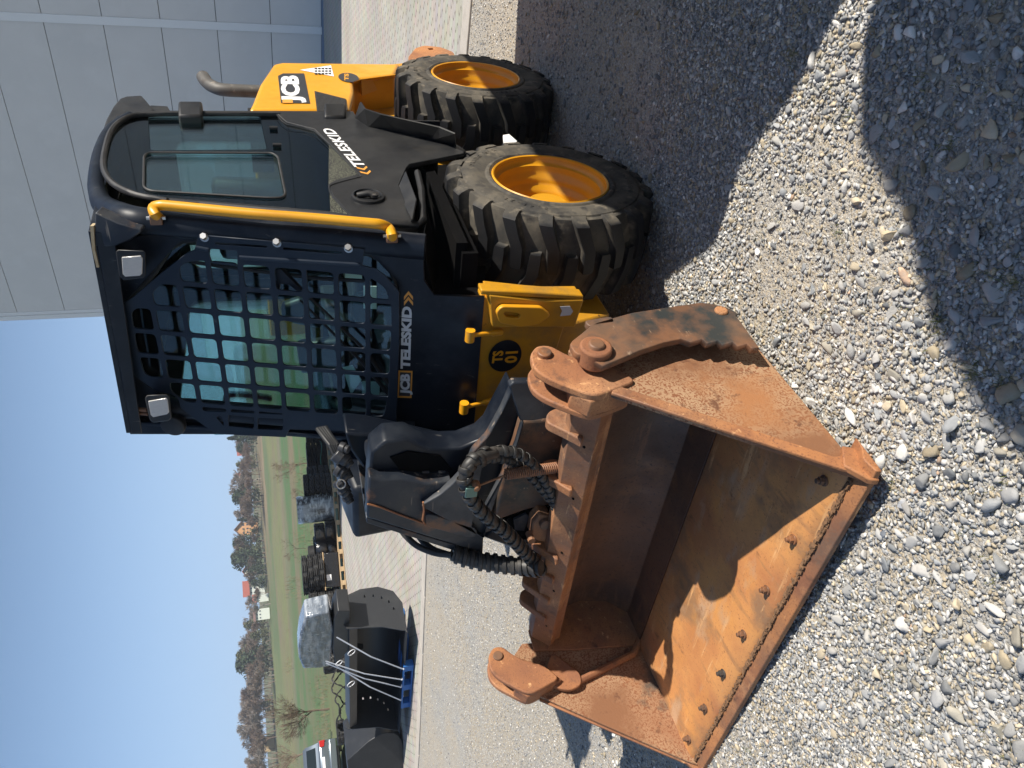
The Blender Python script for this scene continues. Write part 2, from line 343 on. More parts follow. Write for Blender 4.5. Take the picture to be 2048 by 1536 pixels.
# ---- chassis
ch=MB(); ch.prism([(-2.0,-.36,.25),(-2.0,-.36,.75),(-.6,-.36,.80),(.52,-.36,.80),(.56,-.36,.60),(.46,-.36,.25)],(0,-.93,0))
ch.build('chassis',K['yellowdirty'],loader,bevel=.01)
XF=.585
fb=MB(); fb.prism([aX(962,590,XF),aX(1105,652,XF),aX(1128,655,XF),aX(1090,770,XF),aX(1060,890,XF),aX(930,905,XF)],(-.05,0,0))
fb.build('front_chassis_plate',K['yellowdirty'],loader,bevel=.004)
# corner block with tie-down eye
fb=MB(); P=[aX(978,590,XF+.05),aX(1090,601,XF+.05),aX(1168,600,XF+.05),aX(1150,655,XF+.05),aX(985,655,XF+.05)]
cb=fb.prism(P,(-.10,0,0)).build('corner_block',K['yellowdirty'],loader,bevel=.005)
rp=[aX(x,y,XF+.062) for x,y in [(992,614),(1000,608),(1095,612),(1100,618),(1096,640),(1000,640),(992,632)]]
eye=plate('tie_down_eye',(XF+.062,0,0),(0,1,0),(0,0,1),rounded([(p[1],p[2]) for p in [aX(x,y,XF+.062) for x,y in [(993,622),(1003,612),(1080,614),(1098,628),(1075,645),(1040,650),(1000,642)]]],.01),
  [rounded([(p[1],p[2]) for p in [aX(x,y,XF+.062) for x,y in [(1003,624),(1010,619),(1036,622),(1042,628),(1037,636),(1010,634)]]],.008)],.02,K['yellow'],cb,bev=.004)
stk=MB().prism([aX(x,y,XF+.054) for x,y in [(1120,613),(1140,612),(1146,622),(1141,630),(1120,632),(1124,622)]],(.001,0,0)).build('torn_sticker',K['silver'],cb)
fb=MB(); fb.prism([aX(x,y,XF+.045) for x,y in [(962,590),(1166,600),(1168,592),(1060,584),(962,580)]],(-.05,0,0)); fb.build('bumper_edge',K['yellowdirty'],loader,bevel=.005)
for n,(hx,hy,tx,ty_) in enumerate([(940,671,1003,664),(928,815,985,801)]):
    h=MB(); a=aX(hx,hy,XF+.055); b=aX(tx,ty_,XF+.015)
    h.tube(smoothpath([a+np.array([0,0,.0]),a*.6+b*.4+np.array([.0,0,-.0]),a*.3+b*.7,b],5),[.008]*5+[.008]*5+[.012]*6,10)
    h.cyl(a+np.array([0,-.022,0]),a+np.array([0,.022,0]),.017,14)
    h.build('panel_latch',K['yellow'],loader,smooth=True)
# round number sticker
c=aX(1010,712,XF+.003); R1=abs(aX(1010,680,XF)[1]-c[1])
n_=40; ov=MB(); ov.prism([c+np.array([0,R1*1.02*math.cos(t),.062*math.sin(t)]) for t in np.linspace(0,2*math.pi,n_,endpoint=False)],(.001,0,0)); sk=ov.build('round_sticker',K['navy'],loader)
mm=[textmesh('TS',.052,frame((c[0]+.0025,c[1],c[2]+.026),(0,1,0),(0,0,1)),.0004,.0018,sx=.95),textmesh('01',.062,frame((c[0]+.0025,c[1],c[2]-.026),(0,1,0),(0,0,1)),.0004,.002,sx=1.)]
meshes_join('sticker_lettering',mm,K['yellow'],sk)
# ---- cab shell, front
holepx=[(362,478),(742,505),(799,565),(797,700),(791,846),(430,862),(345,806),(276,757),(248,640),(250,604)]
OFS=-.035
sh=gplate('front_shell',[(285,470),(845,484),(848,560),(868,590),(968,593),(946,864),(640,866),(300,866),(262,866),(205,575),(205,500)],[rounded([g2(*q,OFS) for q in holepx],.02)],OFS,.012,K['navy'],loader,bev=.002)
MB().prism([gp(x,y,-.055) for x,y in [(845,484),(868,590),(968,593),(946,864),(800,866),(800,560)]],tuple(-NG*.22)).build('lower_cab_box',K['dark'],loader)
# windscreen
gl=MB().prism([gp(x,y,-.075) for x,y in [(352,470),(750,497),(806,560),(803,700),(797,856),(430,870),(335,815),(268,762),(240,640),(242,600)]],tuple(-NG*.004)); ws=gl.build('windscreen',K['glassclear'],loader)
# seal tube round the screen
MB().tube(smoothpath([gp(x,y,-.052) for x,y in [(368,482),(560,496),(738,508),(792,566),(791,640),(791,760),(785,842),(600,852),(430,856),(350,802),(284,752),(256,640),(257,604),(310,545)]],3,True),.009,8,closed=True).build('windscreen_seal',K['rubberseal'],loader,smooth=True)
# wiper on the screen
wp=MB(); wp.tube([gp(792,845-40,-.05),gp(722,722,-.05),gp(600,600,-.05)],[.010,.006,.004],8); wp.build('wiper_arm',K['black'],loader,smooth=True); wp=MB(); wp.tube([gp(800,800,-.045),gp(730,700,-.045),gp(610,585,-.045)],[.012,.006,.004],8)
wp.build('wiper_arm',K['black'],loader,smooth=True); wp=MB(); wp.tube([gp(384,524,-.055),gp(440,532,-.055),gp(540,545,-.055),gp(640,557,-.055),gp(735,562,-.055)],.007,8); 
wp.build('wiper',K['black'],loader,smooth=True)
lever=MB().prism([gp(x,y,-.02) for x,y in [(552,538),(562,538),(612,590),(604,592),(578,570),(560,568),(558,590),(552,588)]],tuple(-NG*.02)); lever.build('latch_plate',K['navy'],loader,bevel=.002)
# ---- guard
def cell(i,j,m_=.0072): # i down, j towards the machine's right
    return [(-(j+1)*GB+m_,-i*GA-m_),(-j*GB-m_,-i*GA-m_),(-j*GB-m_,-(i+1)*GA+m_),(-(j+1)*GB+m_,-(i+1)*GA+m_)]
inner=[g2(*q) for q in [(262,625),(340,577),(350,540),(374,522),(402,520),(734,549),(772,575),(783,610),(784,650),(779,700),(777,790),(768,832),(571,829),(412,822),(390,815),(330,775),(288,745),(272,690)]]
def area(p): return .5*sum(p[i][0]*p[(i+1)%len(p)][1]-p[(i+1)%len(p)][0]*p[i][1] for i in range(len(p)))
if area(inner)<0: inner=inner[::-1]
def clip(sub,cl):
    out=sub
    for i in range(len(cl)):
        a=cl[i];b=cl[(i+1)%len(cl)]; inp=out; out=[]
        if not inp:break
        ins=lambda p:(b[0]-a[0])*(p[1]-a[1])-(b[1]-a[1])*(p[0]-a[0])>=0
        for k in range(len(inp)):
            p=inp[k-1];q=inp[k]
            def X_():
                dx,dy=b[0]-a[0],b[1]-a[1]; t=((a[0]-p[0])*dy-(a[1]-p[1])*dx)/((q[0]-p[0])*dy-(q[1]-p[1])*dx); return (p[0]+t*(q[0]-p[0]),p[1]+t*(q[1]-p[1]))
            if ins(q):
                if not ins(p): out.append(X_())
                out.append(q)
            elif ins(p): out.append(X_())
    return out
# convex hull of inner for clipping
def hull(P):
    P=sorted(P); cr=lambda o,a,b:(a[0]-o[0])*(b[1]-o[1])-(a[1]-o[1])*(b[0]-o[0])
    def half(Q):
        h=[]
        for p in Q:
            while len(h)>1 and cr(h[-2],h[-1],p)<=0:h.pop()
            h.append(p)
        return h[:-1]
    return half(P)+half(P[::-1])
inner=hull(inner); holes=[]
for i in range(-4,8):
    for j in range(-2,7):
        c_=cell(i,j); 
        if area(c_)<0:c_=c_[::-1]
        c_=clip(c_,inner)
        if len(c_)>=3 and abs(area(c_))>.0009: holes.append(rounded(c_,.016,3))
for q in ([(457,828),(457,852),(508,857),(510,833)],[(516,834),(515,858),(566,860),(568,836)],[(432,834),(446,850),(449,851),(446,834),(440,828)]): holes.append(rounded([g2(*k) for k in q],.006,2))
holes.append(rounded([g2(*k) for k in [(420,496),(476,500),(476,531),(470,531),(424,526),(418,510)]],.008,2))
for q in ([(567,493),(683,502),(685,505),(683,508.5),(567,499.5),(565,496)],[(432,483),(534,490),(536,492.5),(534,495.5),(432,488.5),(430,486)]): holes.append(rounded([g2(*k) for k in q],.004,2))
go=[(247,606),(268,594),(322,547),(375,506),(390,500),(399,470),(728,498),(724,531),(752,538),(771,552),(798,583),(798,689),(795,760),(792,848),(742,862),(579,857),(571,873),(441,867),(428,862),(402,845),(363,815),(358,797),(344,787),(316,782),(274,754),(268,745),(247,622)]
guard=gplate('front_guard',go,holes,0,.007,K['guard'],loader,bev=.0015)
br=MB()
br.prism([gp(478,484,-.002),gp(724,500,-.002),gp(724,500,-.03),gp(478,484,-.03)],(0,.004,0)); br.prism([gp(397,478,-.002),gp(423,480,-.002),gp(423,480,-.03),gp(397,478,-.03)],(0,.004,0))
br.tube([gp(480,514,.001),gp(722,529,.001)],.0085,12); br.tube([gp(392,494,.001),gp(418,499,.001)],.0085,12)
br.build('guard_bracket',K['guard'],guard)
for (x,y) in [(409,475),(554,486),(697,497)]:
    p=gp(x,y,.004); b_=MB(); b_.tube([p,p+np.array([0,.012,.0])+NG*.012],.0105,6); b_.tube([p-NG*.004,p+NG*.003],.014,16); b_.build('guard_bolt',K['steel'],guard)
# posts and rails of the cab frame
pp=[gp(850,494,-.045),gp(700,480,-.045),gp(500,462,-.045),gp(330,446,-.045),gp(262,437,-.045)]
fr=MB(); path=pp+[aY(212,415,-.045),aY(196,385,-.045),aY(196,345,-.045),aY(206,300,-.045),aY(226,262,-.045),aY(262,238,-.045)]
_sp=smoothpath(path,5); fr.tube(_sp,[.043]*22+list(np.linspace(.043,.031,8))+[.031]*(len(_sp)-30),18); fr.build('cab_frame_rail',K['navy'],loader,smooth=True)
rp_=[p+np.array([0,-.765,0]) for p in pp[:4]]
fr=MB(); fr.tube(smoothpath([p+np.array([0,-.765,0.01]) for p in path],5),.04,14); fr.tube([(-.66,-.06,.78),(-.66,-.06,1.97)],.035,12); fr.tube([(-.66,-.80,.78),(-.66,-.80,1.97)],.035,12)
fr.tube([(-.66,-.06,1.22),(-.66,-.80,1.22)],.03,8)
fr.build('cab_frame',K['navy'],loader,smooth=True)
# roof
rf=MB(); A_=aX(190,462,.345); B_=aX(264,866,.345)
rf.prism([A_,B_,np.array([-.72,-.86,2.055]),np.array([-.72,-.03,2.05])],(0,0,.02))
rf.prism([A_+np.array([0,0,-.055]),B_+np.array([0,0,-.035]),B_,A_],(.008,0,0))
rf.build('roof',K['navy'],loader,bevel=.003)
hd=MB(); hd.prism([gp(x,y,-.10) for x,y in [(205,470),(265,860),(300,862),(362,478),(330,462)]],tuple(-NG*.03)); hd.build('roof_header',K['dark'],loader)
gu=MB().prism([gp(x,y,.035) for x,y in [(190,425),(205,432),(235,446),(281,459),(283,464),(258,482),(231,492),(208,494),(188,492)]],tuple(-NG*.05)); gu.build('corner_gusset',K['boom'],loader,bevel=.006)
MB().prism([gp(x,y,.04) for x,y in [(180,452),(187,452),(190,500),(198,535),(193,535),(184,500)]],tuple(-NG*.02)).build('roof_lip',K['tan'],loader)
# rear roof duct
du=MB().prism([aY(x,y,-.06) for x,y in [(196,284),(212,238),(226,212),(240,196),(252,192),(283,190),(292,200),(310,221),(290,224),(262,232),(236,246),(214,270),(203,292)]],(0,-.35,0)); du.build('roof_duct',K['black'],loader,bevel=.008)
MB().prism([aY(x,y,-.12) for x,y in [(300,210),(335,212),(340,220),(338,224),(303,224)]],(0,-.2,0)).build('duct_block',K['black'],loader,bevel=.004)
# lamps
for n,(hp,lp,off) in enumerate([([(231,503),(236,499),(287,501),(292,506),(292,549),(288,556),(247,561),(238,552)],[(243,515),(281,512),(285,518),(284,548),(279,552),(250,554),(245,548)],.07),([(289,795),(294,790),(333,788),(340,793),(344,836),(338,842),(306,846),(299,840)],[(296,803),(331,797),(335,800),(338,825),(334,829),(306,835),(301,830)],.07)]):
    cc=gp(np.mean([q[0] for q in hp]),np.mean([q[1] for q in hp]),off-.09)
    fpts=[gp(x,y,off) for x,y in hp]; bpts=[cc+(p-NG*.0-gp(np.mean([q[0] for q in hp]),np.mean([q[1] for q in hp]),off))*.72 for p in fpts]
    N_=len(fpts); v=list(fpts)+list(bpts); lm=MB().add(v,[tuple(range(N_)),tuple(range(2*N_-1,N_-1,-1))]+[(i,(i+1)%N_,N_+(i+1)%N_,N_+i) for i in range(N_)])
    lo_=lm.build('work_light',K['black'],loader,bevel=.006)
    MB().prism([gp(x,y,off+.004) for x,y in lp],tuple(-NG*.008)).build('lamp_lens',K['lens'],lo_,bevel=.002)
    q=MB(); a=gp(hp[0][0]+5,hp[0][1]+25,off-.05); q.tube([a,a+np.array([-.02,0,.07])],.008,8); q.tube([a+np.array([0,-.02,0]),a+np.array([-.02,-.02,.07])],.006,8); q.build('lamp_bracket',K['rustdark'],lo_)
c=gp(345,853,.03); al=MB(); al.tube([c-NG*.05,c-NG*.02,c,c+NG*.004],[.03,.045,.045,.038],24); 
for rr in (.030,.018): al.lathe([(rr,0),(rr+.003,.003),(rr+.006,0)],24,(0,0,0)) if False else None
al.build('warning_buzzer',K['black'],loader,bevel=.003)
# front lettering
def ftext(body,px,py0,py1,size,m,off=-.027,bold=.0016,shear=0,stretch=1.):
    a=gp(px[0],py0,off);b=gp(px[1],py1,off); cc=(a+b)/2; me=textmesh(body,size,frame(cc,b-a,VG),.0004,bold,shear)
    xs=[v.co for v in me.vertices]; u=Vector((b-a)/np.linalg.norm(b-a)); w=[(Vector(q)-Vector(cc)).dot(u) for q in xs]; cur=max(w)-min(w); k=np.linalg.norm(b-a)/cur
    mid=(max(w)+min(w))/2
    for v_,ww in zip(me.vertices,w): v_.co=v_.co+u*((ww-mid)*k-ww)
    return me
frm=gplate('logo_plate',[(797,741),(825,742),(823,796),(795,795)],[],OFS+.0068,.001,K['orange'],sh)
gplate('logo_field',[(800,744.5),(822,745.5),(820,792.5),(798,791.5)],[],OFS+.0080,.001,K['charcoal'],frm)
meshes_join('logo_lettering',[ftext('JCB',(811,811),789,748,.045,K['silver'],OFS+.009,.0022)],K['silver'],frm)
meshes_join('lettering',[ftext('TELESKID',(811.5,815),738,613,.044,K['silver'],OFS+.007,.0022)],K['silver'],sh)
cv=[]
for k in range(2):
    y=611-11*k; pts=[gp(px,py,OFS+.0068) for px,py in [(808,y),(817,y-11),(826,y),(826,y-7),(817,y-18),(808,y-7)]]
    cv.append(pts)
cm=MB(); [cm.prism(p,tuple(NG*.001)) for p in cv]; cm.build('chevrons',K['orange'],sh)
# ---- door
def dY(L,y=.0): return [(-aY(a,b,y)[0],aY(a,b,y)[2]) for a,b in L]
def dplate(name,L,holes,y,th,m,parent,bev=0.,r=0.):
    o=dY(L,y)
    if r:o=rounded(o,r)
    return plate(name,(0,y,0),(-1,0,0),(0,0,1),o,holes,th,m,parent,bev)
gout=[(209,335),(211,305),(222,270),(240,247),(270,233),(310,229),(350,228),(552,228),(574,248),(630,262),(722,352),(672,365),(658,374),(667,396),(706,436),(660,428),(500,414),(335,401),(275,390),(240,375),(220,358)]
winh=[(288,312),(296,305),(545,306),(556,314),(571,388),(565,395),(540,396),(300,382),(287,374)]
rw=[(296,232),(520,232),(535,300),(300,302)]
door=dplate('door',[(205,335),(207,303),(219,266),(238,243),(268,230),(310,226),(705,227),(712,238),(736,255),(911,293),(930,305),(925,311),(818,332),(811,340),(796,375),(822,446),(706,439),(660,431),(500,417),(335,404),(275,393),(238,378),(216,360)],[dY(gout,.0)],0.,.02,K['black'],loader,bev=.003)
dg=dplate('door_glass',gout,[rounded(dY(winh,-.004),.02),rounded(dY(rw,-.004),.02)],-.004,.005,K['glassdark'],door)
dplate('sliding_window',winh,[],-.012,.004,K['glass'],door,r=.02)
dplate('rear_pane',rw,[],-.012,.004,K['glass'],door,r=.02)
wf=MB(); wf.tube([np.array([-a,.002,b]) for a,b in rounded(dY(winh,.002),.025,5)],.0045,6,closed=True); wf.build('window_frame',K['rubberseal'],door,smooth=True)
sl_=MB(); sl_.tube(smoothpath([aY(x,y,.006) for x,y in [(560,228),(400,227),(310,228),(268,231),(239,244),(220,266),(209,303),(207,335),(218,359),(239,376),(276,391),(335,402)]],4),.011,8); sl_.tube([aY(x,y,.0) for x,y in [(400,410),(600,428),(760,445),(836,450),(846,440),(843,380),(835,345)]],.013,8)
sl_.build('door_seal',K['rubberseal'],door,smooth=True)
ed=MB()
for L_ in ([(553,229),(574,249),(630,263),(722,353)],[(722,353),(672,366),(658,375),(667,396),(706,437)]): ed.tube(smoothpath([aY(x,y,.0115) for x,y in L_],3),.0016,5)
ed.build('panel_edge_line',K['charcoal'],door)  # thin line along the panel edges, a little paler than the panel
# perforated lower corners of the glass band read as mesh
K['mesh']=mat('perforated_band',(.13,.135,.10),.6,var=[(150,.42,.50,(.012,.013,.013),0,(1,1,2.0))])
for L in ([(658,285),(720,351),(672,364),(657,372)],[(659,385),(667,397),(704,434),(661,427)]): dplate('perforated_band',L,[],.0,.002,K['mesh'],door)
fl=MB()
ins=[(709,237),(736,255),(800,268),(860,281),(911,293)]; outs=[(720,204),(729,218),(762,229),(878,255),(909,268)]
fl.add([aY(a,b,.005) for a,b in ins]+[aY(a,b,.085) for a,b in outs],[(i,i+1,6+i,5+i) for i in range(4)])
fo=fl.build('mudflap',K['black'],door); q=fo.modifiers.new('s','SOLIDIFY'); q.thickness=.006
fl=MB(); a=[(796,375),(806,405),(820,445)];b=[(811,342),(832,398),(824,438)]
fl.add([aY(x,y,.005) for x,y in a]+[aY(x,y,.035) for x,y in b],[(0,1,4,3),(1,2,5,4)]); fo=fl.build('wheel_arch_edge',K['black'],door); q=fo.modifiers.new('s','SOLIDIFY'); q.thickness=.005
# text along the door
a=np.array(aY(731,338,.012)); b=np.array(aY(655,263,.012)); uu=b-a; vv=np.array(aY(645,272,.012))-np.array(aY(664,257,.012))
def dtext(body,p0,p1,size):
    a=aY(*p0,.0115);b=aY(*p1,.0115); cc=(a+b)/2; me=textmesh(body,size,frame(cc,b-a,(0,0,1)),.0004,.0016,.18,1.05)
    u=Vector((b-a)/np.linalg.norm(b-a)); w=[(v.co-Vector(cc)).dot(u) for v in me.vertices]; k=np.linalg.norm(b-a)/(max(w)-min(w)); mid=(max(w)+min(w))/2
    for v_,ww in zip(me.vertices,w): v_.co=v_.co+u*((ww-mid)*k-ww)
    return me
meshes_join('door_lettering',[dtext('TELESKID',(722,333),(655,257),.060)],K['white'],door)
cm=MB()
for k in range(2):
    c0=aY(733-7*k+3,347-8.5*k+2,.0105); u=(aY(655,263,.0105)-aY(725,340,.0105)); u/=np.linalg.norm(u); v=np.cross(np.array([0,1.,0]),u); v*=np.sign(v[2])
    cm.prism([c0,c0+u*.022+v*.020,c0+u*.036+v*.020,c0+u*.014,c0+u*.036-v*.020,c0+u*.022-v*.020],(0,.001,0))
cm.build('door_chevrons',K['orange'],door)
# handle
hc=aY(736,395,.010); hb=MB()
hb.lathe([(.060,0),(.058,.009),(.050,.012),(.045,.004),(.042,-.012),(.0,-.016)],32,tuple(hc))
hd_=hb.build('door_handle',K['black'],door,smooth=True)
h=MB(); h.tube([hc+np.array([.006,.006,-.034]),hc+np.array([0,.016,0]),hc+np.array([-.006,.006,.036])],[.014,.012,.011],10); h.cyl(hc+np.array([.014,.008,-.02]),hc+np.array([.014,.018,-.02]),.012,14); h.build('handle_lever',K['rubberseal'],hd_,smooth=True)
MB().cyl(hc+np.array([.014,.018,-.02]),hc+np.array([.014,.0195,-.02]),.006,10).build('key_lock',K['steel'],hd_)
for (x0,x1,y0,y1) in ((356,404,201,231),(648,692,205,233)):
    P=[aY(x0,y0,.045),aY(x1,y0,.045),aY(x1,y1,.02),aY(x0,y1,.02)]; hg=MB().prism(P,(.0,-.05,0)); hg.build('door_hinge',K['black'],door,bevel=.01)
for (x,y) in ((547,256),(554,290)):
    p=aY(x,y,.006); MB().tube([p+np.array([0,0,.016]),p+np.array([0,0,-.016])],.008,10).build('glass_stop',K['black'],door,smooth=True)
# handrail
hr=MB(); hp=[gp(318,436,-.02),gp(309,426,.01),aY(307,415,.045),aY(320,411,.055),aY(345,412,.058),aY(500,427,.062),aY(620,436,.064),aY(735,446,.066),aY(762,449,.062),aY(778,457,.045),gp(784,470,.01),gp(783,476,-.02)]
hr.tube(smoothpath(hp,4),.0165,14); ho=hr.build('handrail',K['rail'],loader,smooth=True)
for x,y in ((312,436),(784,472)):
    p=gp(x,y,.0); MB().box((p[0]-.012,p[1]-.02,p[2]-.018),(p[0]+.012,p[1]+.012,p[2]+.018)).build('rail_clamp',K['rustdark'],ho,bevel=.003)
    MB().cyl(p+np.array([0,0,-.028]),p+np.array([0,0,.028]),.006,8).build('clamp_bolt',K['steel'],ho)
# ---- cab inside and far walls
sw=plate('right_side_wall',(0,-.845,0),(-1,0,0),(0,0,1),[(.68,.72),(-.50,.72),(-.56,1.0),(-.30,2.02),(.70,2.02)],[rounded([(.58,1.22),(-.36,1.22),(-.22,1.88),(.58,1.88)],.07)],.02,K['navy'],loader)
plate('side_window',(0,-.845,0),(-1,0,0),(0,0,1),[(.6,1.2),(-.4,1.2),(-.22,1.9),(.6,1.9)],[],.004,K['glass'],sw)
rw_=plate('rear_wall',(-.69,0,0),(0,1,0),(0,0,1),[(-.84,.72),(-.02,.72),(-.02,2.02),(-.84,2.02)],[rounded([(-.74,1.28),(-.12,1.28),(-.12,1.86),(-.74,1.86)],.06)],.02,K['navy'],loader)
plate('rear_window',(-.69,0,0),(0,1,0),(0,0,1),[(-.76,1.26),(-.10,1.26),(-.10,1.88),(-.76,1.88)],[],.004,K['glass'],rw_)
MB().box((-.68,-.83,.84),(.48,-.03,.88)).build('cab_floor',K['dark'],loader)
MB().box((-.66,-.80,1.985),(.26,-.07,2.02)).build('headliner',K['dark'],loader)
st_=MB(); st_.prism([(-.45,-.62,1.10),(.0,-.62,1.10),(.02,-.62,1.18),(-.42,-.62,1.20)],(0,.42,0)); st_.prism([(-.52,-.60,1.18),(-.42,-.60,1.16),(-.50,-.60,1.72),(-.58,-.60,1.72)],(0,.38,0)); st_.prism([(-.54,-.52,1.73),(-.47,-.52,1.73),(-.49,-.52,1.90),(-.56,-.52,1.90)],(0,.22,0)); st_.box((-.4,-.55,.88),(-.05,-.27,1.1))
st_.build('seat',K['black'],loader,bevel=.03)
ctl=MB()
for yy in (-.13,-.70):
    ctl.prism([(-.35,yy-.05,1.22),(.12,yy-.05,1.2),(.12,yy-.05,1.27),(-.35,yy-.05,1.3)],(0,.10,0)); ctl.tube([(.05,yy,1.25),(.07,yy,1.40)],[.02,.026],10)
ctl.build('armrest_controls',K['black'],loader,bevel=.01)
K['paper']=mat('pale_paper',(.55,.62,.60),.7)
for L_ in ([(690,547),(724,548),(724,562),(690,560)],[(727,572),(753,573),(753,618),(727,617)],[(685,735),(705,731),(723,760),(702,790)],[(724,764),(760,764),(758,796),(724,794)]): MB().prism([gp(x,y,-.10) for x,y in L_],tuple(-NG*.003)).build('paper_notice',K['paper'],loader)
for L_,o_ in (([(700,600),(722,590),(750,605),(757,635),(742,655),(715,655),(700,635)],-.22),([(560,612),(600,598),(650,640),(640,660),(590,650),(562,640)],-.45),([(590,690),(690,680),(700,740),(600,750)],-.30)): MB().prism(rounded([gp(x,y,o_) for x,y in L_],.02) if False else [gp(x,y,o_) for x,y in L_],tuple(-NG*.05)).build('control_housing',K['black'],loader,bevel=.015)
cg=MB(); cg.tube(smoothpath([(.16,-.13,1.93),(.10,-.14,1.72),(.02,-.20,1.60),(-.10,-.24,1.55)],4),.012,8); cg.build('cab_grab_bar',K['steel'],loader,smooth=True)
rg=MB(); rg.tube(smoothpath([gp(452,802,-.32),gp(455,790,-.34),gp(480,788,-.34),gp(520,792,-.34),gp(540,796,-.32)],4),.014,8); rg.build('boom_lock_handle',K['red'],loader,smooth=True)
# ---- hood
HY=-.15
hpx=[(497,219),(504,206),(520,166),(546,128),(562,124),(800,127),(790,150),(722,157),(707,163),(709,184),(700,220)]
hood=MB().prism([aY(x,y,HY) for x,y in hpx],(0,-1.33,0)).build('engine_hood',K['yellow'],loader,bevel=.022,seg=3)
MB().prism([aY(x,y,-.33) for x,y in [(690,140),(860,120),(900,240),(690,250)]],(0,-.9,0)).build('rear_body',K['yellowdirty'],loader)
MB().prism([aY(x,y,HY-.02) for x,y in [(560,221),(700,221),(698,232),(560,232)]],(0,-.2,0)).build('hood_gap_strip',K['yellowdirty'],loader)
MB().prism([aY(x,y,HY-.01) for x,y in [(495,215),(538,216),(540,226),(495,226)]],(0,-.3,0)).build('hood_seal_block',K['black'],loader,bevel=.004)
fn=MB(); fn.add([aY(707,163,HY+.01),aY(722,157,HY+.01),aY(792,148,HY+.01),aY(792,164,-.22),aY(724,190,-.22),aY(712,178,-.22)],[(0,1,4,5),(1,2,3,4)]); q=fn.build('rear_fender_lip',K['yellow'],loader).modifiers.new('s','SOLIDIFY'); q.thickness=.006
vt=[aY(x,y,HY+.002) for x,y in [(629,183),(692,199),(694,222),(634,224)]]
K['vent']=mat('vent_mesh',(.006,.006,.006),.8,var=[(200,.5,.55,(.05,.045,.035),0)])
MB().prism(vt,(0,.003,0)).build('vent_grille',K['vent'],hood)
slats=MB(); a0,a1,b0_,b1=[np.array(v)+np.array([0,.004,0]) for v in (vt[0],vt[1],vt[3],vt[2])]
for k in range(1,26): slats.tube([a0+(a1-a0)*k/26,b0_+(b1-b0_)*k/26],.0014,4)
slats.build('vent_slats',K['charcoal'],hood)
stk=MB().prism([aY(x,y,HY+.002) for x,y in [(556,152),(566,147),(608,147),(620,207),(562,206)]],(0,.001,0)).build('hood_sticker',K['charcoal'],hood)
def htext(body,p0,p1,h0,h1,m,name,par,bold=.004):
    # p0 left-mid, p1 right-mid of the word, h0/h1 pixel of its foot and head
    a=aY(*p0,HY+.0042);b=aY(*p1,HY+.0042); up=aY(*h1,HY+.0042)-aY(*h0,HY+.0042); cc=(a+b)/2
    me=textmesh(body,.1,frame(cc,b-a,up),.0004,bold); u=Vector((b-a)/np.linalg.norm(b-a)); v=Vector(up); v=(v-u*v.dot(u)); hh=v.length; v.normalize()
    w=[(q.co-Vector(cc)).dot(u) for q in me.vertices]; z=[(q.co-Vector(cc)).dot(v) for q in me.vertices]; kw=np.linalg.norm(b-a)/(max(w)-min(w)); kz=hh/(max(z)-min(z)); mw=(max(w)+min(w))/2; mz=(max(z)+min(z))/2
    for q,ww,z_ in zip(me.vertices,w,z): q.co=q.co+u*((ww-mw)*kw-ww)+v*((z_-mz)*kz-z_)
    return meshes_join(name,[me],m,par)
htext('JCB',(588,205),(584,151),(610,178),(562,178),K['white'],'hood_lettering',stk,.005)
MB().prism([aY(x,y,HY+.0042) for x,y in [(565,199),(585,199),(586,206),(565,206)]],(0,.001,0)).build('orange_emblem',K['orange'],stk)
tri=MB().prism([aY(x,y,HY+.002) for x,y in [(600,140),(662,131),(668,153)]],(0,.001,0)).build('warning_triangle',K['white'],hood)
tl=MB()
for k in range(5):
    for i in range(3): tl.prism([aY(x+dx,y+dy,HY+.0042) for dx,dy in ((0,0),(5,.5),(5,-2.5),(0,-2)) for x,y in [(629+7*k,138+5*i)]],(0,.0006,0))
tl.build('triangle_print',K['charcoal'],tri)
oc=aY(697,155,HY+.003); ovl=MB().prism([oc+np.array([.085*math.cos(t),0,.055*math.sin(t)]) for t in np.linspace(0,2*math.pi,32,endpoint=False)],(0,.001,0)).build('oval_sticker',K['charcoal'],hood)
htext('TS',(693,161),(693,147),(697,155),(688,155),K['yellow'],'oval_lettering',ovl,.004)
ex=MB(); ep=[aY(x,y,-.42) for x,y in [(524,183),(490,182),(450,180),(432,176),(416,167),(406,154)]]
ex.tube(smoothpath(ep,5),[.038]*16+[.038]*6+[.040]*4,18); ex.build('exhaust_pipe',K['exh'],loader,smooth=True)
ct=plate('rear_tow_plate',(0,-.16,0),(-1,0,0),(0,0,1),rounded([(-aY(x,y,-.16)[0],aY(x,y,-.16)[2]) for x,y in [(818,118),(832,101),(848,96),(880,99),(904,108),(915,125),(880,150),(820,150)]],.02),[rounded([(-aY(x,y,-.16)[0],aY(x,y,-.16)[2]) for x,y in [(854,101),(866,100),(871,104),(858,105)]],.005)],.03,K['rust'],loader,bev=.004)
tg=MB(); tg.prism([aY(x,y,-.03) for x,y in [(1006,270),(1018,268),(1034,282),(1030,286),(1010,290),(1007,282)]],(0,-.01,0)); tg.build('crumpled_tag',K['white'],loader)
# near-black blocks stand in for the shaded gap behind the front wheel
MB().box((-.95,-.80,.30),(-.42,-.33,.84)).build('wheel_gap_shade',K['dark'],loader)
MB().box((.10,-.80,.805),(.50,-.06,.86)).build('footwell',K['dark'],loader)
